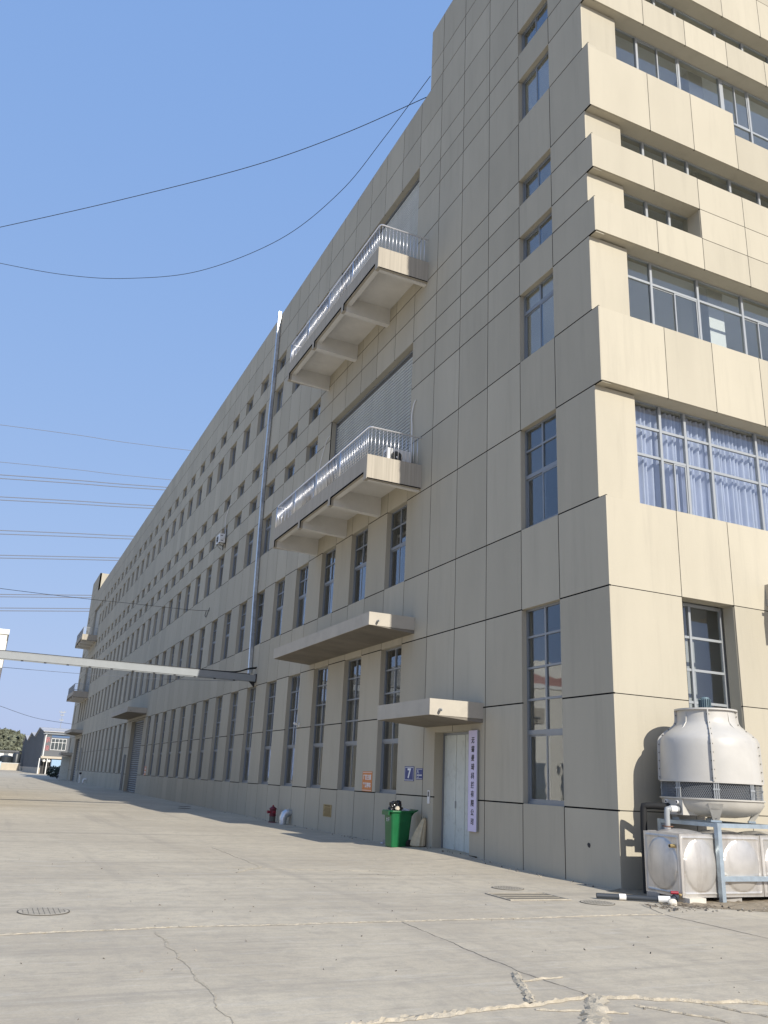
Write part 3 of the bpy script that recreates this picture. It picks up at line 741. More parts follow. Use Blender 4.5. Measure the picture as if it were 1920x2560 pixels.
f.box(-.0145, -.0121, -.25, .25, .34, .375)
for k in range(8): f.box(-.0145, -.0121, -.33+.02*(k % 3), .34-.05*((k*5) % 4), .03+k*.036, .045+k*.036)
f.build('lettering', 'gold_dark', t)
t = thing('intercom', 'white doorbell intercom strip on the wall left of the entrance', 'intercom', (0, 7.74, 1.22))
MB().box(-.03, -.001, -.055, .055, 0, .34).build('body', 'white_plastic', t); MB().box(-.033, -.0301, -.03, .03, .18, .31).build('screen', 'dark', t)
t = thing('security_camera', 'white bullet security camera on a bracket between the ground floor windows', 'camera', (0, 18.97, 3.71))
MB().box(-.02, -.001, -.06, .06, -.05, .10).build('bracket', 'white_plastic', t); MB().tube([(-.02, 0, .03), (-.16, .03, .03)], .018, 8).build('arm', 'white_plastic', t)
c = MB().tube([(-.16, .12, .08), (-.20, -.12, .04)], .05, 10).build('housing', 'white_plastic', t); MB().tube([(-.165, .121, .081), (-.163, .135, .083)], .042, 10).build('lens', 'dark', c)

def ac_unit(name, label, loc, rz, w=.84, d_=.34, h=.55):
    t = thing(name, label, 'air conditioner', loc); t.rotation_euler.z = rz      # local +(-x) is the fan side
    b = MB().box(-d_, 0, 0, w, 0, h).build('casing', 'white_plastic', t)
    MB().lathe([(.0, 0), (.205, 0), (.205, .006), (.0, .006)], seg=28, cap=False).build('fan_opening', 'hall_grey', t).matrix_local = Matrix.Translation((-d_-.002, w*.62, h*.5)) @ Matrix.Rotation(-math.pi/2, 4, 'Y')
    g_ = MB()
    for r in (.06, .10, .14, .18): g_.tube([(-d_-.016, w*.62+r*math.cos(a*math.pi/10), h*.5+r*math.sin(a*math.pi/10)) for a in range(21)], .004, 4, False)
    for k in range(8):
        a = k*math.pi/8; g_.tube([(-d_-.016, w*.62+.2*math.cos(a), h*.5+.2*math.sin(a)), (-d_-.016, w*.62-.2*math.cos(a), h*.5-.2*math.sin(a))], .003, 4)
    g_.build('fan_grille', 'black_plastic', t)
    MB().tube([(-d_-.022, w*.62, h*.5), (-d_-.010, w*.62, h*.5)], .035, 14).build('fan_hub', 'white_plastic', t)
    v = MB()
    for k in range(7): v.box(-d_+.05, -.06, w, w+.004, .06+k*.06, .09+k*.06)
    v.build('side_vents', 'vent_dark', t)
    MB().box(-d_+.08, -.12, -.006, -.0001, .10, .14).box(-d_+.06, -.16, -.006, -.0001, .40, .44).build('valve_plate', 'vent_dark', t)
    MB().box(-d_+.02, -d_+.08, .08, .16, -.03, -.0001).box(-d_+.02, -d_+.08, w-.16, w-.08, -.03, -.0001).build('foot', 'rubber', t)
    return t
ac_unit('balcony_air_conditioner', 'white air conditioner standing on the lower balcony behind the railing', (-.12, 9.72, 11.46), R_(90), .86, .34, .56)
a = ac_unit('wall_air_conditioner', 'white air conditioner hung on brackets between small windows high on the wall', (-.10, 35.0, 15.10), 0)
MB().tube([(.07, .12, -.02), (-.36, .12, -.02), (-.02, .12, -.27)], .018, 5).tube([(.07, .70, -.02), (-.36, .70, -.02), (-.02, .70, -.27)], .018, 5).box(.06, .09, .10, .14, -.3, .05).box(.06, .09, .68, .72, -.3, .05).build('bracket', 'dark', a)
def hose(name, label, pts, r, m, cat='pipe', n=8):
    o = MB().tube(catenary(pts, n), r, 7).build(name, m, smooth=True); return tag(o, label, cat)
hose('insulated_hose', 'white refrigerant hose looping down to the wall-hung air conditioner', [(-.0, 34.75, 17.5), (-.10, 34.85, 17.35), (-.12, 35.35, 16.7), (-.10, 35.3, 16.1), (-.15, 34.9, 15.55), (-.3, 34.96, 15.3)], .022, 'white_plastic')
hose('balcony_hose', 'pale insulated hose rising on the wall above the balcony air conditioner', [(-.02, 9.42, 13.95), (-.05, 9.50, 13.8), (-.05, 9.62, 13.45), (-.06, 9.55, 13.0), (-.08, 9.5, 12.5), (-.10, 9.45, 12.05), (-.12, 9.5, 11.8)], .022, 'white_plastic')
hose('wall_hose', 'thin pale hose hanging on the wall left of the lower roller shutter', [(-.0, 17.75, 15.75), (-.05, 17.95, 15.6), (-.06, 18.35, 15.1), (-.05, 18.7, 14.4), (-.05, 18.8, 13.4)], .016, 'white_plastic')
hose('hanging_cord', 'short white cord hanging from a bracket over the second floor', [(-.02, 59.0, 13.4), (-.05, 59.4, 12.9), (-.04, 59.9, 12.0)], .02, 'white_plastic')

# ================================================================== at the foot of the wall
t = thing('fire_hydrant', 'red fire hydrant with side outlets standing by the wall', 'hydrant', (-.36, 20.35, 0)); t.scale = (1.1, 1.1, .82)
autosmooth(MB().lathe([(.14, 0), (.14, .03), (.105, .05), (.105, .30), (.13, .31), (.13, .35), (.115, .36), (.115, .58), (.135, .60), (.135, .64), (.09, .70), (.04, .74)], seg=18).build('barrel', 'red_dark', t))
autosmooth(MB().tube([(0, 0, .74), (0, 0, .80)], .03, 6).build('operating_nut', 'red', t))
for k, (dx, dy) in enumerate(((0, -1), (0, 1), (-1, 0))):
    r = .06 if k < 2 else .075
    o = autosmooth(MB().tube([(dx*.08, dy*.08, .48), (dx*.17, dy*.17, .48)], r*.8, 12).tube([(dx*.17, dy*.17, .48), (dx*.21, dy*.21, .48)], r, 12).build('outlet', 'red', t))
autosmooth(MB().lathe([(.108, 0), (.112, .0), (.112, .26), (.108, .26)], (0, 0, .02), 18, cap=False).build('lower_band', 'iron_dark', t))
t = thing('vent_elbow', 'shiny bent metal duct elbow at the foot of the wall', 'duct', (-.3, 19.2, 0))
autosmooth(MB().tube([(0, 0, -.02), (0, 0, .16)], .135, 20).tube([(0, 0, .16), (0, 0, .24), (.055, 0, .36), (.16, 0, .43)], [.15, .15, .158, .15], 20).build('elbow', 'galv', t), 25)
autosmooth(MB().tube([(.14, 0, .425), (.31, 0, .425)], .128, 20).build('outlet', 'galv', t), 35); autosmooth(MB().tube([(.16, 0, .43), (.175, 0, .43)], .165, 20).build('collar', 'galv', t)); MB().tube([(0, 0, .15), (0, 0, .17)], .157, 20).build('seam_ring', 'galv', t)

# wheelie bin
bx_, by_ = -.63, 8.32; t = thing('wheelie_bin', 'green wheelie bin full of rubbish standing by the entrance', 'bin', (bx_, by_, gz(bx_, by_)-.005))
def rrect(hx, hy, r, z, ox=0, n=5):
    p = []
    for (cx, cy, a0) in ((hx-r, hy-r, 0), (-hx+r, hy-r, 90), (-hx+r, -hy+r, 180), (hx-r, -hy+r, 270)):
        for k in range(n): a = R_(a0+90*k/(n-1)); p.append((ox+cx+r*math.cos(a), cy+r*math.sin(a), z))
    return p
def loft(rings, cap0=True, cap1=True):
    m = MB(); k = len(rings[0])
    for r in rings: m.v += r
    for i in range(len(rings)-1):
        for j in range(k): a, b = i*k+j, i*k+(j+1) % k; m.f.append((a, b, b+k, a+k))
    if cap0: m.f.append(tuple(range(k))[::-1])
    if cap1: m.f.append(tuple((len(rings)-1)*k+j for j in range(k)))
    return m
autosmooth(loft([rrect(.25, .215, .05, .0, -.02), rrect(.255, .22, .06, .04, -.02), rrect(.315, .262, .075, .86, 0), rrect(.32, .265, .075, .90, 0), rrect(.29, .235, .06, .90, 0), rrect(.28, .225, .06, .80, 0)], True, True).build('body', 'bin_green', t), 50)
autosmooth(loft([rrect(.36, .30, .08, .875), rrect(.37, .305, .08, .885), rrect(.37, .305, .08, .915), rrect(.36, .297, .08, .925), rrect(.30, .24, .06, .925), rrect(.30, .24, .06, .875)], False, False).build('rim', 'bin_green', t), 40)
MB().prism([(.30, .80), (.37, .88), (.48, .935), (.48, .96), (.36, .925)], 'y', -.25, .25).build('handle', 'bin_green', t)
MB().box(-.395, -.372, -.22, .22, .80, .90).build('front_lip', 'bin_green', t)
for s_ in (-1, 1):
    w_ = autosmooth(MB().tube([(.235, s_*.215, .10), (.235, s_*.275, .10)], .10, 18).build('wheel', 'rubber', t)); MB().tube([(.235, s_*.276, .10), (.235, s_*.28, .10)], .04, 12).build('hub', 'black_plastic', w_)
for ch, yy in (('大', .05), ('环', -.06)):
    o = text_on_A('lettering', ch, 'bag_white', -.312, yy, .68, .13, t, .85, .0); o.rotation_euler.y = R_(-4.0)
def crumple(n, r, seed, sq=(1, 1, 1), amp=.18):
    bm = bmesh.new(); bmesh.ops.create_icosphere(bm, subdivisions=n, radius=r); rr = random.Random(seed); from mathutils import noise
    off = Vector((seed*3.1, seed*1.7, seed*.9))
    for v in bm.verts:
        k = 1+amp*noise.noise(v.co*4/r*.5+off)+amp*.7*abs(noise.noise(v.co*9/r*.5+off)); v.co = Vector((v.co.x*sq[0], v.co.y*sq[1], v.co.z*sq[2]))*k
    me = bpy.data.meshes.new('crumple'); bm.to_mesh(me); bm.free(); return me
def lump(name, n, r, seed, sq, m, loc, label=None, cat=None, amp=.25, parent=None):
    me = crumple(n, r, seed, sq, amp); me.materials.append(MATS[m]); o = link(name, me, parent, loc)
    if label: tag(o, label, cat)
    return o
zb = gz(bx_, by_)
lump('rubbish_bag', 4, .155, 3, (1.05, .85, .95), 'bag_black', (bx_-.12, by_-.05, zb+1.00), 'black plastic rubbish bag piled on top of the green bin', 'bag', amp=.62)
o = lump('paper_waste', 2, .07, 5, (1, .8, .9), 'trash', (bx_-.13, by_-.20, zb+.97), 'pale torn packaging sticking out of the black bag', 'rubbish')
lump('grey_bag', 3, .15, 8, (1.25, 1.1, .35), 'bag_white', (bx_+.14, by_-.02, zb+.925), 'crumpled grey white plastic sheet lying in the bin opening', 'bag')
# sack leaning on the wall
sx, sy = -.17, 7.98
def sack():
    rings = []; K = 30; rr = random.Random(4); fold = [1+.10*math.sin(6*2*math.pi*k/K+1)+rr.uniform(-.09, .09) for k in range(K)]
    for z, hx, hy, ox, oy in ((0, .15, .19, -.02, .02), (.03, .185, .235, -.02, .02), (.10, .18, .23, -.015, .02), (.22, .165, .205, .0, .0), (.34, .14, .17, .02, -.03), (.45, .115, .135, .04, -.06), (.55, .09, .10, .06, -.09), (.64, .06, .07, .08, -.115), (.70, .045, .05, .09, -.13), (.735, .05, .06, .09, -.135)):
        r = []
        for k in range(K):
            a = 2*math.pi*k/K; q = fold[k]**(1+z*1.5)+rr.uniform(-.025, .025)
            r.append((ox+hx*q*math.cos(a), oy+hy*q*math.sin(a), z+(rr.uniform(-.05, .04) if z > .72 else rr.uniform(-.008, .008) if z > .01 else 0)))
        rings.append(r)
    return loft(rings)
o = autosmooth(sack().build('woven_sack', 'sack'), 32); o.location = (sx, sy, gz(sx, sy)); tag(o, 'tan woven sack slumped against the wall beside the green bin', 'sack')
for k, (x, y, rz, lab) in enumerate(((-.22, 9.55, .3, 'grey brick lying at the wall foot left of the bin'), (-.30, 9.05, -.15, 'grey concrete block tucked behind the green bin'))):
    o = MB().box(-.12, .12, -.24, .24, 0, .10).build('brick', 'brick'); o.location = (x, y, gz(x, y)); o.rotation_euler.z = rz; tag(o, lab, 'brick')
lump('paper_scrap', 2, .05, 11, (1, 1.3, .5), 'bag_white', (-.42, 9.75, gz(-.42, 9.75)+.02), 'small crumpled white paper on the ground by the bricks', 'litter')

# ================================================================== cooling tower group
TX, TY = 1.36, -1.02
def frame_stand():
    t = thing('steel_stand', 'blue-grey steel frame stand under the cooling tower', 'stand', (TX, -1.10, 0)); h, z = .70, 1.30; w = .042
    for sx_ in (-1, 1):
        for sy_ in (-1, 1):
            MB().box(sx_*h-w, sx_*h+w, sy_*h-w, sy_*h+w, .012, z).build('leg', 'blue_steel', t)
            MB().box(sx_*h-.09, sx_*h+.09, sy_*h-.09, sy_*h+.09, 0.0, .012).build('base_plate', 'rust', t)
    for s_ in (-1, 1):
        MB().box(-h+w, h-w, s_*h-w+.004, s_*h+w-.004, z-.075, z-.005).build('top_rail', 'blue_steel', t)
        MB().box(s_*h-w+.003, s_*h+w-.003, -h+w, h-w, z-.072, z-.008).build('top_rail', 'blue_steel', t)
    MB().box(-h+w, h-w, -h-.03, -h+.03, .36, .44).build('low_rail', 'blue_steel', t)
    MB().box(h-.03, h+.03, -h+w, h-w, .36, .44).build('low_rail', 'blue_steel', t)
frame_stand()
def cooling_tower():
    t = thing('cooling_tower', 'round cream fibreglass cooling tower with mesh air inlet beside the corner', 'cooling tower', (TX, TY, 1.31))
    Z = -1.31
    prof = [(.885, 1.995), (.885, 2.02), (.880, 2.30), (.872, 2.60), (.862, 2.72), (.83, 2.79), (.74, 2.88), (.63, 2.96), (.56, 3.02), (.532, 3.08), (.525, 3.16), (.525, 3.30)]
    autosmooth(MB().lathe([(r, z+Z) for r, z in prof]+[(.50, 3.30+Z), (.50, 3.1+Z)], seg=64, cap=False).build('shell', 'frp', t), 50)
    autosmooth(MB().lathe([(.525, 3.285+Z), (.575, 3.285+Z), (.575, 3.315+Z), (.50, 3.315+Z), (.50, 3.285+Z)], seg=48, cap=False).build('top_rim', 'frp', t), 30)
    autosmooth(MB().lathe([(.86, 1.97+Z), (.915, 1.97+Z), (.915, 2.0+Z), (.86, 2.0+Z)], seg=64, cap=False).build('lower_flange', 'frp', t), 30)
    view = math.atan2(CAM_P.y-TY, CAM_P.x-TX)
    for k in range(4):                                   # bolted seams between the shell quarters
        a = view+R_(4)+k*math.pi/2; ca, sa = math.cos(a), math.sin(a); m = MB(); w = .012
        for (r, z), (r2, z2) in zip(prof, prof[1:]):
            n = len(m.v)
            for rr, zz in ((r-.01, z), (r+.05, z), (r2+.05, z2), (r2-.01, z2)):
                for s_ in (-w, w): m.v.append((rr*ca-s_*sa, rr*sa+s_*ca, zz+Z))
            m.f += [(n, n+2, n+4, n+6), (n+1, n+7, n+5, n+3), (n+2, n+3, n+5, n+4)]
        m.build('seam_flange', 'frp', t)
        bt = MB()
        for (z, r) in ((2.05, .905), (2.2, .905), (2.35, .90), (2.5, .895), (2.65, .89), (2.83, .81), (2.93, .70), (3.05, .57), (3.2, .548)):
            for s_ in (-1, 1): bt.tube([(r*ca-s_*.012*sa, r*sa+s_*.012*ca, z+Z), (r*ca-s_*.026*sa, r*sa+s_*.026*ca, z+Z)], .011, 6)
        bt.build('seam_bolts', 'iron_dark', t)
        a2 = a+math.pi/4; ca, sa = math.cos(a2), math.sin(a2)      # moulded swage
        autosmooth(MB().tube([(r*ca, r*sa, z+Z) for r, z in ((.872, 2.70), (.80, 2.80), (.63, 2.955), (.545, 3.06), (.52, 3.28))], [.002, .010, .012, .010, .006], 8).build('swage', 'frp', t))
    # air inlet: dark fill behind an expanded-metal screen
    MB().lathe([(.78, 1.68+Z), (.78, 1.99+Z)], seg=48).build('fill_pack', 'vent_dark', t)
    sc = MB(); N = 150
    for d_ in (1, -1):
        for k in range(N):
            a0 = 2*math.pi*k/N; pts = []
            for i in range(5): a = a0+d_*i*.048; pts.append((.868*math.cos(a), .868*math.sin(a), 1.70+i*.068+Z))
            sc.tube(pts, .0034, 3, False)
    sc.build('mesh_screen', 'alu', t)
    for k in range(8):
        a = view+R_(6)+k*math.pi/4; ca, sa = math.cos(a), math.sin(a); m = MB()
        for s_ in (-.035, .0, .035): m.obox((.885*ca-s_*sa, .885*sa+s_*ca, 1.84+Z), (ca, sa, 0), (-sa, ca, 0), (0, 0, 1), .010, .010, .15)
        m.obox((.895*ca, .895*sa, 1.86+Z), (ca, sa, 0), (-sa, ca, 0), (0, 0, 1), .008, .06, .014); m.build('screen_post', 'alu_white', t)
    autosmooth(MB().lathe([(.87, 1.70+Z), (.93, 1.70+Z), (.93, 1.675+Z), (.90, 1.665+Z), (.885, 1.60+Z), (.84, 1.52+Z), (.74, 1.45+Z), (.58, 1.40+Z), (.40, 1.375+Z), (.0, 1.37+Z)], seg=56, cap=False).build('basin', 'frp_base', t), 35)
    for k in range(4):
        a = view+R_(4)+k*math.pi/2; ca, sa = math.cos(a), math.sin(a)
        m = MB(); n = 0
        for z, r, hw, hd in ((1.62, .84, .13, .06), (1.335, .66, .055, .05)):
            for (du, dv) in ((-1, -1), (1, -1), (1, 1), (-1, 1)):
                rr = r+dv*hd; m.v.append((rr*ca-du*hw*sa, rr*sa+du*hw*ca, z+Z))
        m.f += [(0, 1, 5, 4), (1, 2, 6, 5), (2, 3, 7, 6), (3, 0, 4, 7), (4, 5, 6, 7), (0, 3, 2, 1)]; m.build('foot', 'frp_base', t)
        MB().tube([((.715)*ca, .715*sa, 1.385+Z), (.73*ca, .73*sa, 1.385+Z)], .03, 12).build('foot_bore', 'dark', t)
        MB().obox((.66*ca, .66*sa, 1.318+Z), (ca, sa, 0), (-sa, ca, 0), (0, 0, 1), .06, .09, .017).build('foot_plate', 'blue_steel', t)
    # pipe box on the near side of the basin
    a = view-R_(48); ca, sa = math.cos(a), math.sin(a)
    bxm = MB().obox((.72*ca, .72*sa, 1.53+Z), (ca, sa, 0), (-sa, ca, 0), (0, 0, 1), .17, .24, .135).build('pipe_box', 'frp_base', t)
    for s_ in (-.16, .13):
        o = MB().tube([(.89*ca-s_*sa, .89*sa+s_*ca, 1.615+Z), (.93*ca-s_*sa, .93*sa+s_*ca, 1.615+Z)], .032, 8).build('pipe_stub', 'white_plastic', t)
        MB().tube([(.931*ca-s_*sa, .931*sa+s_*ca, 1.615+Z), (.933*ca-s_*sa, .933*sa+s_*ca, 1.615+Z)], .02, 8).build('stub_bore', 'dark', t)
    # fan motor on its bridge
    MB().lathe([(.07, 3.30+Z), (.095, 3.32+Z), (.095, 3.53+Z), (.08, 3.56+Z), (.0, 3.57+Z)], seg=18, cap=False).build('motor', 'motor', t)
    fins = MB()
    for k in range(18): a = k*math.pi/9; fins.obox((.104*math.cos(a), .104*math.sin(a), 3.42+Z), (math.cos(a), math.sin(a), 0), (-math.sin(a), math.cos(a), 0), (0, 0, 1), .012, .004, .10)
    fins.build('motor_fins', 'motor', t)
    MB().box(-.52, .52, -.025, .025, 3.25+Z, 3.295+Z).box(-.025, .025, -.52, .52, 3.249+Z, 3.294+Z).build('motor_bridge', 'galv', t)
    fan = MB()
    for k in range(4):
        a = k*math.pi/2+.4; fan.obox((.27*math.cos(a), .27*math.sin(a), 3.17+Z), (math.cos(a), math.sin(a), 0), (-math.sin(a)*.9, math.cos(a)*.9, .35), (-.3*-math.sin(a), -.3*math.cos(a), .9), .21, .07, .006)
    fan.build('fan', 'alu', t); MB().tube([(0, 0, 3.1+Z), (0, 0, 3.3+Z)], .03, 8).build('shaft', 'iron_dark', t)
    return t
cooling_tower()
def tank_panel(m, o, u, v, nrm, w, h, N=16):
    # pressed square panel with a raised border and one big dished circle
    o, u, v, nrm = Vector(o), Vector(u), Vector(v), Vector(nrm); n0 = len(m.v); r = .40*min(w, h)
    for j in range(N+1):
        for i in range(N+1):
            a, b = i/N, j/N; x, y = (a-.5)*w, (b-.5)*h; d_ = math.hypot(x/(.42*w), y/(.42*h)); z = 0
            if d_ < 1: z = .016+.05*(1-d_*d_)
            e = min(a*w, b*h, (1-a)*w, (1-b)*h)
            if .045 < e < .065: z += .012
            m.v.append(tuple(o+u*(a*w)+v*(b*h)+nrm*z))
    for j in range(N):
        for i in range(N): a = n0+j*(N+1)+i; m.f.append((a, a+1, a+N+2, a+N+1))
t = thing('water_tank', 'stainless steel panel water tank with dished circles under the cooling tower', 'tank', (-.15, -1.72, .10))
z0, hT = 0.0, 1.0; D = .88
xs = [0, .87, 1.88, 2.89]
for i in range(3):
    m = MB(); tank_panel(m, (xs[i]+.004, 0, 0), (1, 0, 0), (0, 0, 1), (0, -1, 0), xs[i+1]-xs[i]-.008, hT, 52); autosmooth(m.build('front_panel', 'stainless', t), 60)
    m = MB(); tank_panel(m, (xs[i]+.004, 0, hT), (1, 0, 0), (0, 1, 0), (0, 0, 1), xs[i+1]-xs[i]-.008, D, 52); autosmooth(m.build('top_panel', 'stainless', t), 60)
m = MB(); tank_panel(m, (0, D, 0), (0, -1, 0), (0, 0, 1), (-1, 0, 0), D, hT, 52); autosmooth(m.build('end_panel', 'stainless', t), 60)
m = MB(); tank_panel(m, (xs[3], 0, 0), (0, 1, 0), (0, 0, 1), (1, 0, 0), D, hT, 20); autosmooth(m.build('end_panel', 'stainless', t), 60)
MB().box(.004, xs[3]-.004, .004, D, .002, hT-.006).build('tank_body', 'stainless', t)
for x in xs[1:3]: MB().box(x-.012, x+.012, -.02, .0, .01, hT).build('weld_seam', 'stainless', t)
MB().tube([(-.0, .12, .80), (-.11, .12, .80)], .032, 12).build('outlet_stub', 'brass', t); MB().tube([(-.1101, .12, .80), (-.112, .12, .80)], .024, 12).build('stub_bore', 'dark', t)
for k, (x, y, lab) in enumerate(((-.02, -1.66, 'pale concrete block under the front corner of the steel tank'), (-.10, -.98, 'dark concrete block under the rear corner of the steel tank'), (.95, -1.5, 'concrete block under the middle of the steel tank'))):
    o = MB().box(-.19, .19, -.13, .13, 0, .098).build('support_block', 'pale_block' if k == 0 else 'brick'); o.location = (x+.10, y-.03, .004); o.rotation_euler.z = (.05, .2, -.1)[k]; tag(o, lab, 'block', 'blocks under the tank')
# pipes between tower and tank
def pipeline(name, label, pts, r, m, parts=()):
    t = thing(name, label, 'pipe', pts[0]); P = [Vector(p)-Vector(pts[0]) for p in pts]
    autosmooth(MB().tube(P, r, 12).build('pipe', m, t), 50)
    for (nm, a, b, r2, mm) in parts: autosmooth(MB().tube([Vector(a)-Vector(pts[0]), Vector(b)-Vector(pts[0])], r2, 14).build(nm, mm, t), 50)
    return t
view = math.atan2(CAM_P.y-TY, CAM_P.x-TX); a = view-R_(48); PBX, PBY = TX+.86*math.cos(a), TY+.86*math.sin(a)
u_ = Vector((math.cos(a), math.sin(a), 0)); w_ = Vector((-math.sin(a), math.cos(a), 0))
p0 = Vector((PBX, PBY, 1.49)) - w_*-.13
def rnd_corner(p, q, r, d_=.07):
    p, q, r = Vector(p), Vector(q), Vector(r); a = q+(p-q).normalized()*d_; b = q+(r-q).normalized()*d_
    return [a+(q-a)*.35+(b-a)*.08, q*.75+(a+b)*.125, b+(q-b)*.35+(a-b)*.08]
e1 = p0+u_*.30; e2 = Vector((e1.x, e1.y, 1.10))
pl = [p0]+[p0+u_*.20]+rnd_corner(p0, e1, e2)+[Vector((e1.x, e1.y, 1.38)), e2]
pipeline('grey_pipe', 'grey plastic elbow pipe running from the tower basin down into the tank', [tuple(p) for p in pl], .05, 'pvc_grey',
         (('coupling', tuple(p0+u_*.09), tuple(p0+u_*.22), .058, 'white_plastic'), ('nut', tuple(p0+u_*.0), tuple(p0+u_*.03), .085, 'frp_base'), ('flange', (e1.x, e1.y, 1.185), (e1.x, e1.y, 1.20), .10, 'rust'), ('collar', (e1.x, e1.y, 1.10), (e1.x, e1.y, 1.18), .057, 'white_plastic')))
q0 = Vector((PBX, PBY, 1.52))+w_*-.12; q1 = Vector((.12, -.55, 1.53)); q2 = Vector((.12, -.55, .0))
pl = [q0, q0.lerp(q1, .6)]+rnd_corner(q0, q1, q2, .12)+[Vector((.12, -.55, 1.2)), q2]
pipeline('black_pipe', 'black insulated pipe from the cooling tower bending down behind the tank', [tuple(p) for p in pl], .062, 'black_plastic')
pl = [(-1.35, -.98, .055), (-.75, -1.30, .055), (-.42, -1.60, .06), (-.33, -1.70, .08), (-.17, -1.62, .13), (-.12, -1.58, .15)]
pipeline('drain_pipe', 'dark plastic drain pipe with white couplings lying beside the tank', pl, .042, 'pvc_dark',
         (('coupling', (-1.02, -1.156, .055), (-.92, -1.21, .055), .05, 'white_plastic'), ('elbow', (-.50, -1.53, .06), (-.36, -1.66, .07), .054, 'white_plastic'), ('valve_body', (-.30, -1.685, .09), (-.22, -1.645, .115), .055, 'pvc_dark'), ('union', (-.20, -1.635, .12), (-.15, -1.60, .14), .05, 'brass'), ('valve_handle', (-.33, -1.64, .175), (-.22, -1.70, .175), .026, 'red')))
lump('stone', 2, .07, 21, (1.2, .9, .9), 'pale_block', (-.45, -1.80, .04), 'pale broken stone beside the drain pipe elbow', 'stone')
dh = lump('wall_hole', 2, .055, 31, (.3, 1, 1), 'dark', (.008, .92, .72), amp=.4, parent=fac)

# ================================================================== things in the ground
def manhole(name, label, x, y, r, m='iron'):
    t = thing(name, label, 'manhole', (x, y, gz(x, y)+.004)); k = MB().lathe([(r*.965, 0), (r, 0), (r, .006), (r*.965, .006)], seg=36, cap=False).build('frame', 'iron_dark', t)
    MB().lathe([(r*.95, .0), (r*.95, .007), (0, .007)], seg=36, cap=False).build('cover', m, t); g_ = MB()
    n = 9
    for i in range(-n, n+1):
        q = i*r*.88/n; h = math.sqrt(max(0, (r*.86)**2-q*q))
        if h > .03 and i % 2 == 0: g_.box(q-.004, q+.004, -h, h, .0072, .0085)
        if h > .03 and i % 3 == 0: g_.box(-h, h, q-.004, q+.004, .0073, .0086)
    g_.build('tread_ribs', 'iron_dark', t)
manhole('manhole_cover', 'round manhole cover in the left foreground concrete', -10.15, -1.39, .31)
manhole('manhole_cover', 'round manhole cover just beyond the rectangular drain grate', -2.20, .44, .29)
manhole('manhole_cover', 'round manhole cover right of the drain grate near the corner', -1.68, -1.42, .28)
manhole('manhole_cover', 'round manhole cover far along the shaded wall foot', -.95, 34.0, .33, 'iron_dark'); manhole('manhole_cover', 'round manhole cover farther left on the shaded wall foot', -1.5, 31.5, .33, 'iron_dark')
t = thing('drain_grate', 'rectangular drain grate set in the concrete before the corner', 'grate', (-2.52, -.66, .004)); t.rotation_euler.z = R_(-2)
MB().box(-.56, .56, -.40, .40, 0, .004).build('pit', 'iron_dark', t)
for i in range(15): MB().box(-.55, .55, -.385+i*.053, -.365+i*.053, .0041, .009).build('bar', 'iron' if i % 4 == 1 else 'iron_dark', t)
MB().box(-.58, -.552, -.42, .42, 0, .013).box(.552, .58, -.42, .42, 0, .013).box(-.552, .552, .402, .42, 0, .013).box(-.552, .552, -.42, -.402, 0, .013).build('frame', 'iron', t)
grit = MB(); rg = random.Random(12)
for i in range(420):
    if i < 200: x, y, s_ = rg.uniform(-11, -2), rg.uniform(-9, 6), rg.uniform(.003, .010)
    elif i < 290: x, y, s_ = rg.uniform(-1.2, 2.5), rg.uniform(-2.6, -1.8), rg.uniform(.005, .02)
    else: x, y, s_ = rg.uniform(-.35, -.03), rg.uniform(0, 30), rg.uniform(.005, .018)
    grit.obox((x, y, gz(x, y)+s_*.6), (rg.uniform(-1, 1), rg.uniform(-1, 1), .3), (.2, 1, rg.uniform(-.5, .5)), (rg.uniform(-.4, .4), 0, 1), s_*rg.uniform(.6, 1.5), s_, s_*.7)
tag(stuff(grit.build('grit', 'grit')), 'loose grit and crumbs scattered over the concrete', 'grit')
b = MB()
for i in range(170):
    x, y = rg.uniform(-1.0, .4), rg.uniform(-2.35, -1.75)
    a_ = rg.uniform(0, 3.14); l_ = rg.uniform(.04, .16); b.tube([(x, y, .012), (x+l_*math.cos(a_), y+l_*math.sin(a_), rg.uniform(.01, .04))], .0025, 3)
tag(stuff(b.build('dry_twigs', 'bark')), 'dry twigs and straw lying around the drain pipe', 'debris')

# ================================================================== girder across the yard, opposite building
t = thing('overhead_girder', 'grey steel girder crossing the yard from the facade to the opposite building', 'girder', (-.02, 25.87, 6.0))
g_ = MB().box(-13.2, -.0, -.15, .15, .285, .31).box(-13.2, -.0, -.15, .15, 0, .025).box(-13.2, -.0, -.145, -.13, .025, .285).box(-13.2, 0, .13, .145, .025, .285).build('beam', 'girder', t)
MB().box(-.02, 0.019, -.2, .2, -.05, .36).prism([(-.30, 0), (-.02, -.27), (-.02, 0)], 'y', -.03, .03).build('wall_bracket', 'dark', t)
MB().box(-13.2, -.3, -.12, .12, .311, .345).build('cable_tray', 'dark', t)
for k in range(13): MB().box(-1.1-k*.93, -1.0-k*.93, -.16, -.05, -.05, -.0005).build('pipe_clip', 'dark', t)
MB().tube([(-13.2, -.12, -.035), (-.9, -.12, -.035)], .018, 6).build('conduit', 'girder', t)
for dy, hh in ((-.08, .32), (.05, .22)):
    MB().tube(catenary([(-3.2, dy, .335), (-1.6, dy, .34), (-.9, dy, .40), (-.4, dy, .52+hh*.2), (.01, dy, .58+hh*.3)], 6), .03, 7).build('power_cable', 'black_plastic', t)
o = thing('opposite_building', 'pale sunlit building edge at the left side of the yard', 'building', (-11.12, 27.0, 0))
MB().box(-14, 0, .1, 26, -.1, 7.2).build('wall', 'white_wall', o); MB().box(-14.05, .06, .04, 26.06, 7.2, 7.42).build('roof_edge', 'white_trim', o)
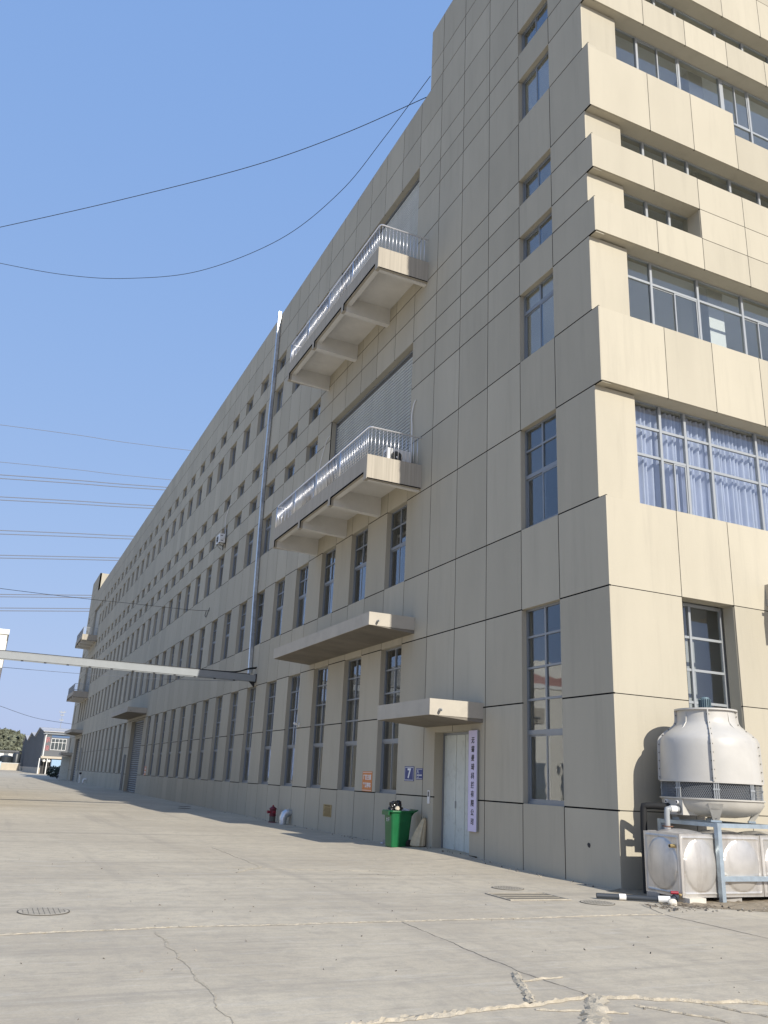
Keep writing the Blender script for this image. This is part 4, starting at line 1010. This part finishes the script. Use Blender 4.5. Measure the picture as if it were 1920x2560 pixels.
MB().tube([(-.02, .05, .2), (-.02, .05, 6.9)], .05, 8).build('downpipe', 'white_trim', o)
for k in range(4):
    w = MB().box(-3.0-k*2.9, -1.2-k*2.9, .06, .11, 1.2, 3.2).build('window', 'alu', o); MB().box(-2.95-k*2.9, -1.25-k*2.9, .05, .059, 1.25, 3.15).build('pane', 'glass', w)
o = thing('opposite_hall', 'pale hall with a red roof band standing left of the yard', 'building', (-16, 31.0, 0))
MB().box(-28, -1, 6, 30, -.1, 10.6).build('wall', 'white_wall', o); MB().box(-27.9, -1.1, 5.95, 5.999, 8.6, 9.5).build('roof_band', 'band_red', o)

# ================================================================== cables
def cable(name, label, pix, t0, t1, r, m='cable', ends=None):
    pts = []; x0, x1 = pix[0][0], pix[-1][0]
    for (px, py) in pix:
        k = (px-x0)/(x1-x0); d_ = ray(px, py).normalized(); pts.append(CAM_P+d_*(t0+(t1-t0)*k))
    o = MB().tube(catenary(pts, 10), r, 5).build(name, m, None, True); return tag(o, label, 'cable')
cable('roof_cable', 'upper black cable running from the sky edge to the stepped roof corner', [(-260, 623), (0, 568), (300, 500), (620, 418), (850, 338), (1066, 243)], 48, 36.6, .016)
cable('roof_cable', 'lower sagging black cable swinging up to the stepped roof corner', [(-260, 600), (0, 658), (170, 688), (320, 696), (500, 677), (700, 598), (850, 480), (960, 345), (1076, 190)], 48, 36.9, .014)
cable('service_wire', 'thin black wire from the left to a hook on the facade', [(-60, 1462), (0, 1471), (180, 1493), (350, 1511), (470, 1524), (524, 1527)], 40, 52.8, .012)
tag(MB().tube(catenary([(-.0, 37.6, 11.55), (-.03, 37.75, 11.35), (-.04, 38.2, 11.05), (-.03, 38.6, 11.2), (-.03, 38.4, 11.45)], 6), .018, 5).build('wire_hook', 'cable'), 'small looped wire end hanging on the facade', 'wire')
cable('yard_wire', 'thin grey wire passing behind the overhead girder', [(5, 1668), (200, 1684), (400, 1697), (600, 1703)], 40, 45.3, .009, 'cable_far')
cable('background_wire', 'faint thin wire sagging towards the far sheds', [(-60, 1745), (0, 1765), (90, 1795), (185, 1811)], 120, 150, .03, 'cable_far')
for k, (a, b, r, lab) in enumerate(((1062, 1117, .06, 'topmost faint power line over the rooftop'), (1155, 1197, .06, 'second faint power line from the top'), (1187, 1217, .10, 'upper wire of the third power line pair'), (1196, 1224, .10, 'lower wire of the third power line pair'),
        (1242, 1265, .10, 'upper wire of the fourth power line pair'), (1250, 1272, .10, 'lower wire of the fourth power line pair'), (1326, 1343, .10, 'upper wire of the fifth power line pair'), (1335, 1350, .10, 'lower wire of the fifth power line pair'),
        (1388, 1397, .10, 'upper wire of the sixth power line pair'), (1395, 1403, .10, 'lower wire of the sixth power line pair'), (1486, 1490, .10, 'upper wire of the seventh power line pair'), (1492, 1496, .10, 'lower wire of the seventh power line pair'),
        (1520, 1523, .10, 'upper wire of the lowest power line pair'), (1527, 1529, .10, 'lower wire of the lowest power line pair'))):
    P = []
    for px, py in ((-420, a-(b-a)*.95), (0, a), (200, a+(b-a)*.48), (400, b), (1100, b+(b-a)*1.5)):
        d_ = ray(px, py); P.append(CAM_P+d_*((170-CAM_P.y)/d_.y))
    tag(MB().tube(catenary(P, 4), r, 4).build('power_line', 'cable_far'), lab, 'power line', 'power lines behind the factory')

# ================================================================== the far end of the yard
def leaf_cloud(m, c, rx, ry, rz, n, size, seed, shell=.55):
    r = random.Random(seed)
    for i in range(n):
        while True:
            p = Vector((r.uniform(-1, 1), r.uniform(-1, 1), r.uniform(-1, 1)))
            if shell < p.length < 1: break
        q = Vector((c[0]+p.x*rx, c[1]+p.y*ry, c[2]+p.z*rz)); a = Vector((r.uniform(-1, 1), r.uniform(-1, 1), r.uniform(-1, 1))).normalized(); b = a.orthogonal().normalized()
        s_ = size*r.uniform(.5, 1.4); k = len(m.v); m.v += [tuple(q+a*s_), tuple(q+b*s_*.6), tuple(q-a*s_), tuple(q-b*s_*.6)]; m.f.append((k, k+1, k+2, k+3))
    return m
# workshop with three gables
w = thing('grey_workshop', 'grey corrugated workshop with three gables and red characters beyond the factory', 'building', (1.0, 207, 0))
def gable(y0, y1, ze, zp, x1=30, nm='gable_wall'):
    m = MB().prism([(y0, 1.4), (y1, 1.4), (y1, ze), ((y0+y1)/2, zp), (y0, ze)], 'x', 0, x1).build(nm, 'corrugated', w)
    rb = MB(); n = 16
    for i in range(n):
        y = y0+(y1-y0)*(i+.5)/n; h = ze+(zp-ze)*(1-abs((y-(y0+y1)/2)/((y1-y0)/2))); rb.box(-.10, -.001, y-.12, y+.12, 1.4, h-.15)
    rb.build('cladding_ribs', 'corrugated', w)
    r_ = MB(); 
    for s_ in (0, 1):
        a, b = (y0-.3, (y0+y1)/2) if s_ == 0 else (y1+.0, (y0+y1)/2)
        r_.prism([(a, ze+.02), (b, zp+.02), (b, zp+.17), (a, ze+.17)], 'x', -.35, x1)
    r_.build('roof', 'roof_sheet', w)
gable(0, 41, 9.6, 11.25); gable(41, 85, 9.5, 11.3); gable(85, 125, 9.4, 11.6)
MB().box(-.12, 30, .05, 125, -.1, 1.4).build('plinth', 'beige_wall', w)
fr_ = MB().box(.0, 30, -.12, -.001, 1.4, 9.2).build('front_wall', 'corrugated_front', w)
MB().box(1.7, 30, -.15, -.121, 8.4, 8.9).build('blue_strip', 'blue_strip', fr_); MB().tube([(.35, -.25, 3.0), (.35, -.25, 8.6), (.55, -.15, 9.0)], .12, 8).build('downpipe', 'white_trim', fr_)
MB().box(-.3, 30, -.5, -.1, 9.05, 9.25).build('gutter', 'corrugated', fr_)
wf = MB()
for i in range(5): wf.box(1.7+i*.84, 1.78+i*.84, -.2, -.125, 5.5, 8.15)
for z in (5.5, 7.2, 8.06): wf.box(1.7, 5.14, -.205, -.125, z, z+.09)
wn = wf.build('window', 'white_trim', fr_); MB().box(1.78, 5.06, -.16, -.13, 5.59, 8.06).build('pane', 'glass', wn)
for i, ch in enumerate('承接'):
    me = text_mesh(ch, 'sign_red', 1.35, 1, .02, .01); me.transform(Matrix.Rotation(math.pi/2, 4, 'X')); o = link('character', me, fr_); o.location = (.85, -.17, 7.65-i*1.85)
MB().box(-.2, 7, -3.0, -.13, 3.5, 4.0).build('porch_roof', 'beige_wall', w)
MB().box(.2, 6.5, -.2, -.13, 0, 3.49).build('porch_shade', 'dark', w)  # dark sheet painting in the shade below the porch roof
for x in (-.4, 1.3): MB().box(x-.09, x+.09, -2.9, -2.72, 0, 3.49).build('porch_post', 'white_trim', w)
for k, (x, lab) in enumerate(((.6, 'left white globe lamp before the grey workshop'), (1.9, 'right white globe lamp before the grey workshop'))):
    t = thing('globe_lamp', lab, 'lamp', (1.15+k*1.12, 196+k, 0)); MB().tube([(0, 0, 0), (0, 0, 2.6)], .05, 6).build('pole', 'iron_dark', t); autosmooth(MB().lathe([(.02, 2.55), (.25, 2.68), (.33, 2.9), (.25, 3.12), (.02, 3.23)], seg=14).build('globe', 'globe', t))
t = thing('shipping_container', 'light blue container parked by the grey workshop', 'container', (2.4, 190, 0)); MB().box(0, 6, 0, 2.4, .1, 3.2).build('body', 'container', t); r_ = MB()
for i in range(20): r_.box(.1+i*.29, .22+i*.29, -.05, -.001, .3, 3.0)
r_.build('ribs', 'container', t)
# hedge and conifer at the end of the block
def shrub(name, label, x, y, blobs, n, size, seed, cat, trunk=None):
    t = thing(name, label, cat, (x, y, 0)); m = MB()
    for k, (dx, dy, dz, rx, ry, rz) in enumerate(blobs): leaf_cloud(m, (dx, dy, dz), rx, ry, rz, n, size, seed+k, .35)
    m.build('crown', 'leaf_dark', t); MB().tube([(0, 0, 0), (0, 0, (trunk or .8))], [.12, .04], 7).build('trunk', 'bark', t)
shrub('hedge_bush', 'dark clipped hedge at the far end of the factory', 1.5, 146, [(-1.5, 0, .9, 1.2, 1.5, 1.0), (.2, 1, 1.1, 1.3, 1.5, 1.1), (1.7, 2, 1.0, 1.4, 1.5, 1.2)], 700, .16, 40, 'bush')
shrub('conifer_tree', 'dark conifer standing behind the far end of the factory', 3.2, 141, [(0, 0, 1.3, 1.6, 1.6, 1.3), (0, 0, 3.0, 1.35, 1.35, 1.3), (0, 0, 4.6, 1.0, 1.0, 1.2), (.1, 0, 6.0, .6, .6, 1.1), (.1, 0, 7.0, .3, .3, .7)], 650, .17, 50, 'tree', 7.0)
# parked scooter
t = thing('parked_scooter', 'dark electric scooter parked at the far end of the wall', 'scooter', (-.4, 128.5, 0)); t.rotation_euler.z = R_(70)
for x in (-.62, .62):
    autosmooth(MB().tube([(x, -.05, .24), (x, .05, .24)], .24, 16).build('wheel', 'rubber', t))
autosmooth(MB().tube([(-.62, 0, .36), (-.3, 0, .42), (.1, 0, .30), (.42, 0, .35)], [.10, .16, .11, .1], 8).build('body', 'scooter_dark', t)); MB().tube([(-.75, 0, .74), (-.1, 0, .78)], .13, 8).build('seat', 'rubber', t)
MB().tube([(.62, 0, .24), (.45, 0, .9), (.40, 0, 1.05)], .035, 6).build('steering_column', 'white_plastic', t); MB().tube([(.38, -.32, 1.07), (.40, 0, 1.05), (.38, .32, 1.07)], .02, 6).build('handlebar', 'iron_dark', t)
MB().obox((.52, 0, .68), (.25, 0, 1), (0, 1, 0), (1, 0, -.25), .3, .16, .03).build('leg_shield', 'bag_white', t); MB().tube([(.36, -.36, 1.25), (.36, -.36, 1.33)], .06, 8).build('mirror', 'scooter_dark', t)
# small things far along the wall
for (x, y, h, r, lab) in ((-.3, 97.5, 1.0, .09, 'white bollard with a dark cap far along the wall'),):
    t = thing('bollard', lab, 'bollard', (x, y, 0)); MB().tube([(0, 0, 0), (0, 0, h)], r, 10).build('post', 'white_plastic', t); MB().tube([(0, 0, h), (0, 0, h+.22)], r*1.5, 10).build('cap', 'dark', t)
o = MB().tube(catenary([(0, 0, 0), (0, 0, .35), (.12, 0, .5), (.35, 0, .5)], 4), .13, 10).build('far_vent_elbow', 'white_plastic', None, True); o.location = (-.36, 92.5, 0); tag(o, 'white vent elbow far along the wall by the bollard', 'duct')
for k, (y, z1, lab) in enumerate(((64.4, 3.0, 'right pale pipe standing beside the middle roller door'), (65.1, 3.0, 'left pale pipe standing beside the middle roller door'), (103.4, 4.2, 'thin pale pipe up the wall near the far door'))):
    o = MB().tube([(-.06, y, .05), (-.06, y, z1)], .05, 8).build('wall_pipe', 'pvc_grey'); tag(o, lab, 'pipe')
# yard end: wall, tanks, plant
t = thing('boundary_wall', 'low beige boundary wall at the end of the yard', 'wall', (-14, 300, 0)); MB().box(0, 14, 0, .3, 0, 2.15).build('wall', 'beige_wall', t); MB().box(-.1, 14.1, -.1, .4, 2.15, 2.3).build('coping', 'white_trim', t)
for k, (x, r, h, lab) in enumerate(((-9.2, 2.3, 5.4, 'left black plastic storage tank behind the boundary wall'), (-4.5, 2.0, 4.7, 'middle black plastic storage tank behind the boundary wall'), (-1.25, 1.3, 5.7, 'right black plastic storage tank behind the boundary wall'))):
    o = autosmooth(MB().lathe([(r, 0), (r, h*.9), (r*.8, h*.97), (r*.25, h)], seg=24).build('storage_tank', 'tank_black')); o.location = (x, 306, 0); tag(o, lab, 'tank')
t = thing('factory_sheds', 'low white industrial sheds behind the black tanks', 'building', (-30, 330, 0)); MB().box(0, 30, 0, 20, 0, 6.2).build('wall', 'white_trim', t); MB().box(-1, 31, -1, 21, 6.2, 6.7).build('roof', 'corrugated_front', t)
for k in range(10): MB().box(1+k*3, 2.6+k*3, -.2, -.01, 3, 5.6).build('window', 'corrugated', t)
t = thing('green_gate', 'pale green gate panel at the left end of the yard', 'gate', (-12.0, 290, 0)); MB().box(0, 5.9, 0, .2, .1, 2.5).build('panel', 'white_trim', t); MB().box(-.1, .1, -.1, .3, 0, 2.7).box(5.8, 6.0, -.1, .3, 0, 2.7).build('post', 'container', t)
t = thing('telecom_mast', 'slim white telecom mast with antenna rings above the workshop roof', 'mast', (10.7, 300, 0)); MB().tube([(0, 0, 0), (0, 0, 20)], [.14, .07], 8).build('pole', 'pvc_grey', t)
for z, r in ((18.6, .55), (16.9, .6), (19.6, 1.0)):
    MB().tube([(r*math.cos(a*math.pi/8), r*math.sin(a*math.pi/8), z) for a in range(17)], .04, 5, False).build('platform', 'white_trim', t); m = MB()
    for a in range(6): q = a*math.pi/3; m.box(r*math.cos(q)-.06, r*math.cos(q)+.06, r*math.sin(q)-.05, r*math.sin(q)+.05, z-.1, z+.55); m.tube([(0, 0, z), (r*math.cos(q), r*math.sin(q), z)], .05, 4)
    m.build('antenna', 'pvc_grey', t)
# wooded hill
hl = MB(); hr_ = random.Random(9)
def hill_z(x, y): return 21.5*math.exp(-((x+1)/(34 if x > -1 else 120))**2)*math.exp(-((y-640)/70)**2)
for j in range(21):
    for i in range(31): x, y = -220+i*10, 540+j*10; hl.v.append((x, y, hill_z(x, y)-.3))
hl.f = [(j*31+i, j*31+i+1, (j+1)*31+i+1, (j+1)*31+i) for j in range(20) for i in range(30)]
struct(hl.build('hill', 'leaf_hill', None, True))
wd = MB()
for i in range(900):
    x, y = hr_.uniform(-70, 50), hr_.uniform(575, 655); z = hill_z(x, y)
    if z < 1: continue
    leaf_cloud(wd, (x, y, z+1.2), 2.6, 2.6, hr_.uniform(1.4, 3.0), 14, 1.25, i, .3)
tag(stuff(wd.build('hill_woods', 'leaf_hill')), 'olive green woods covering the low hill on the left horizon', 'woods')
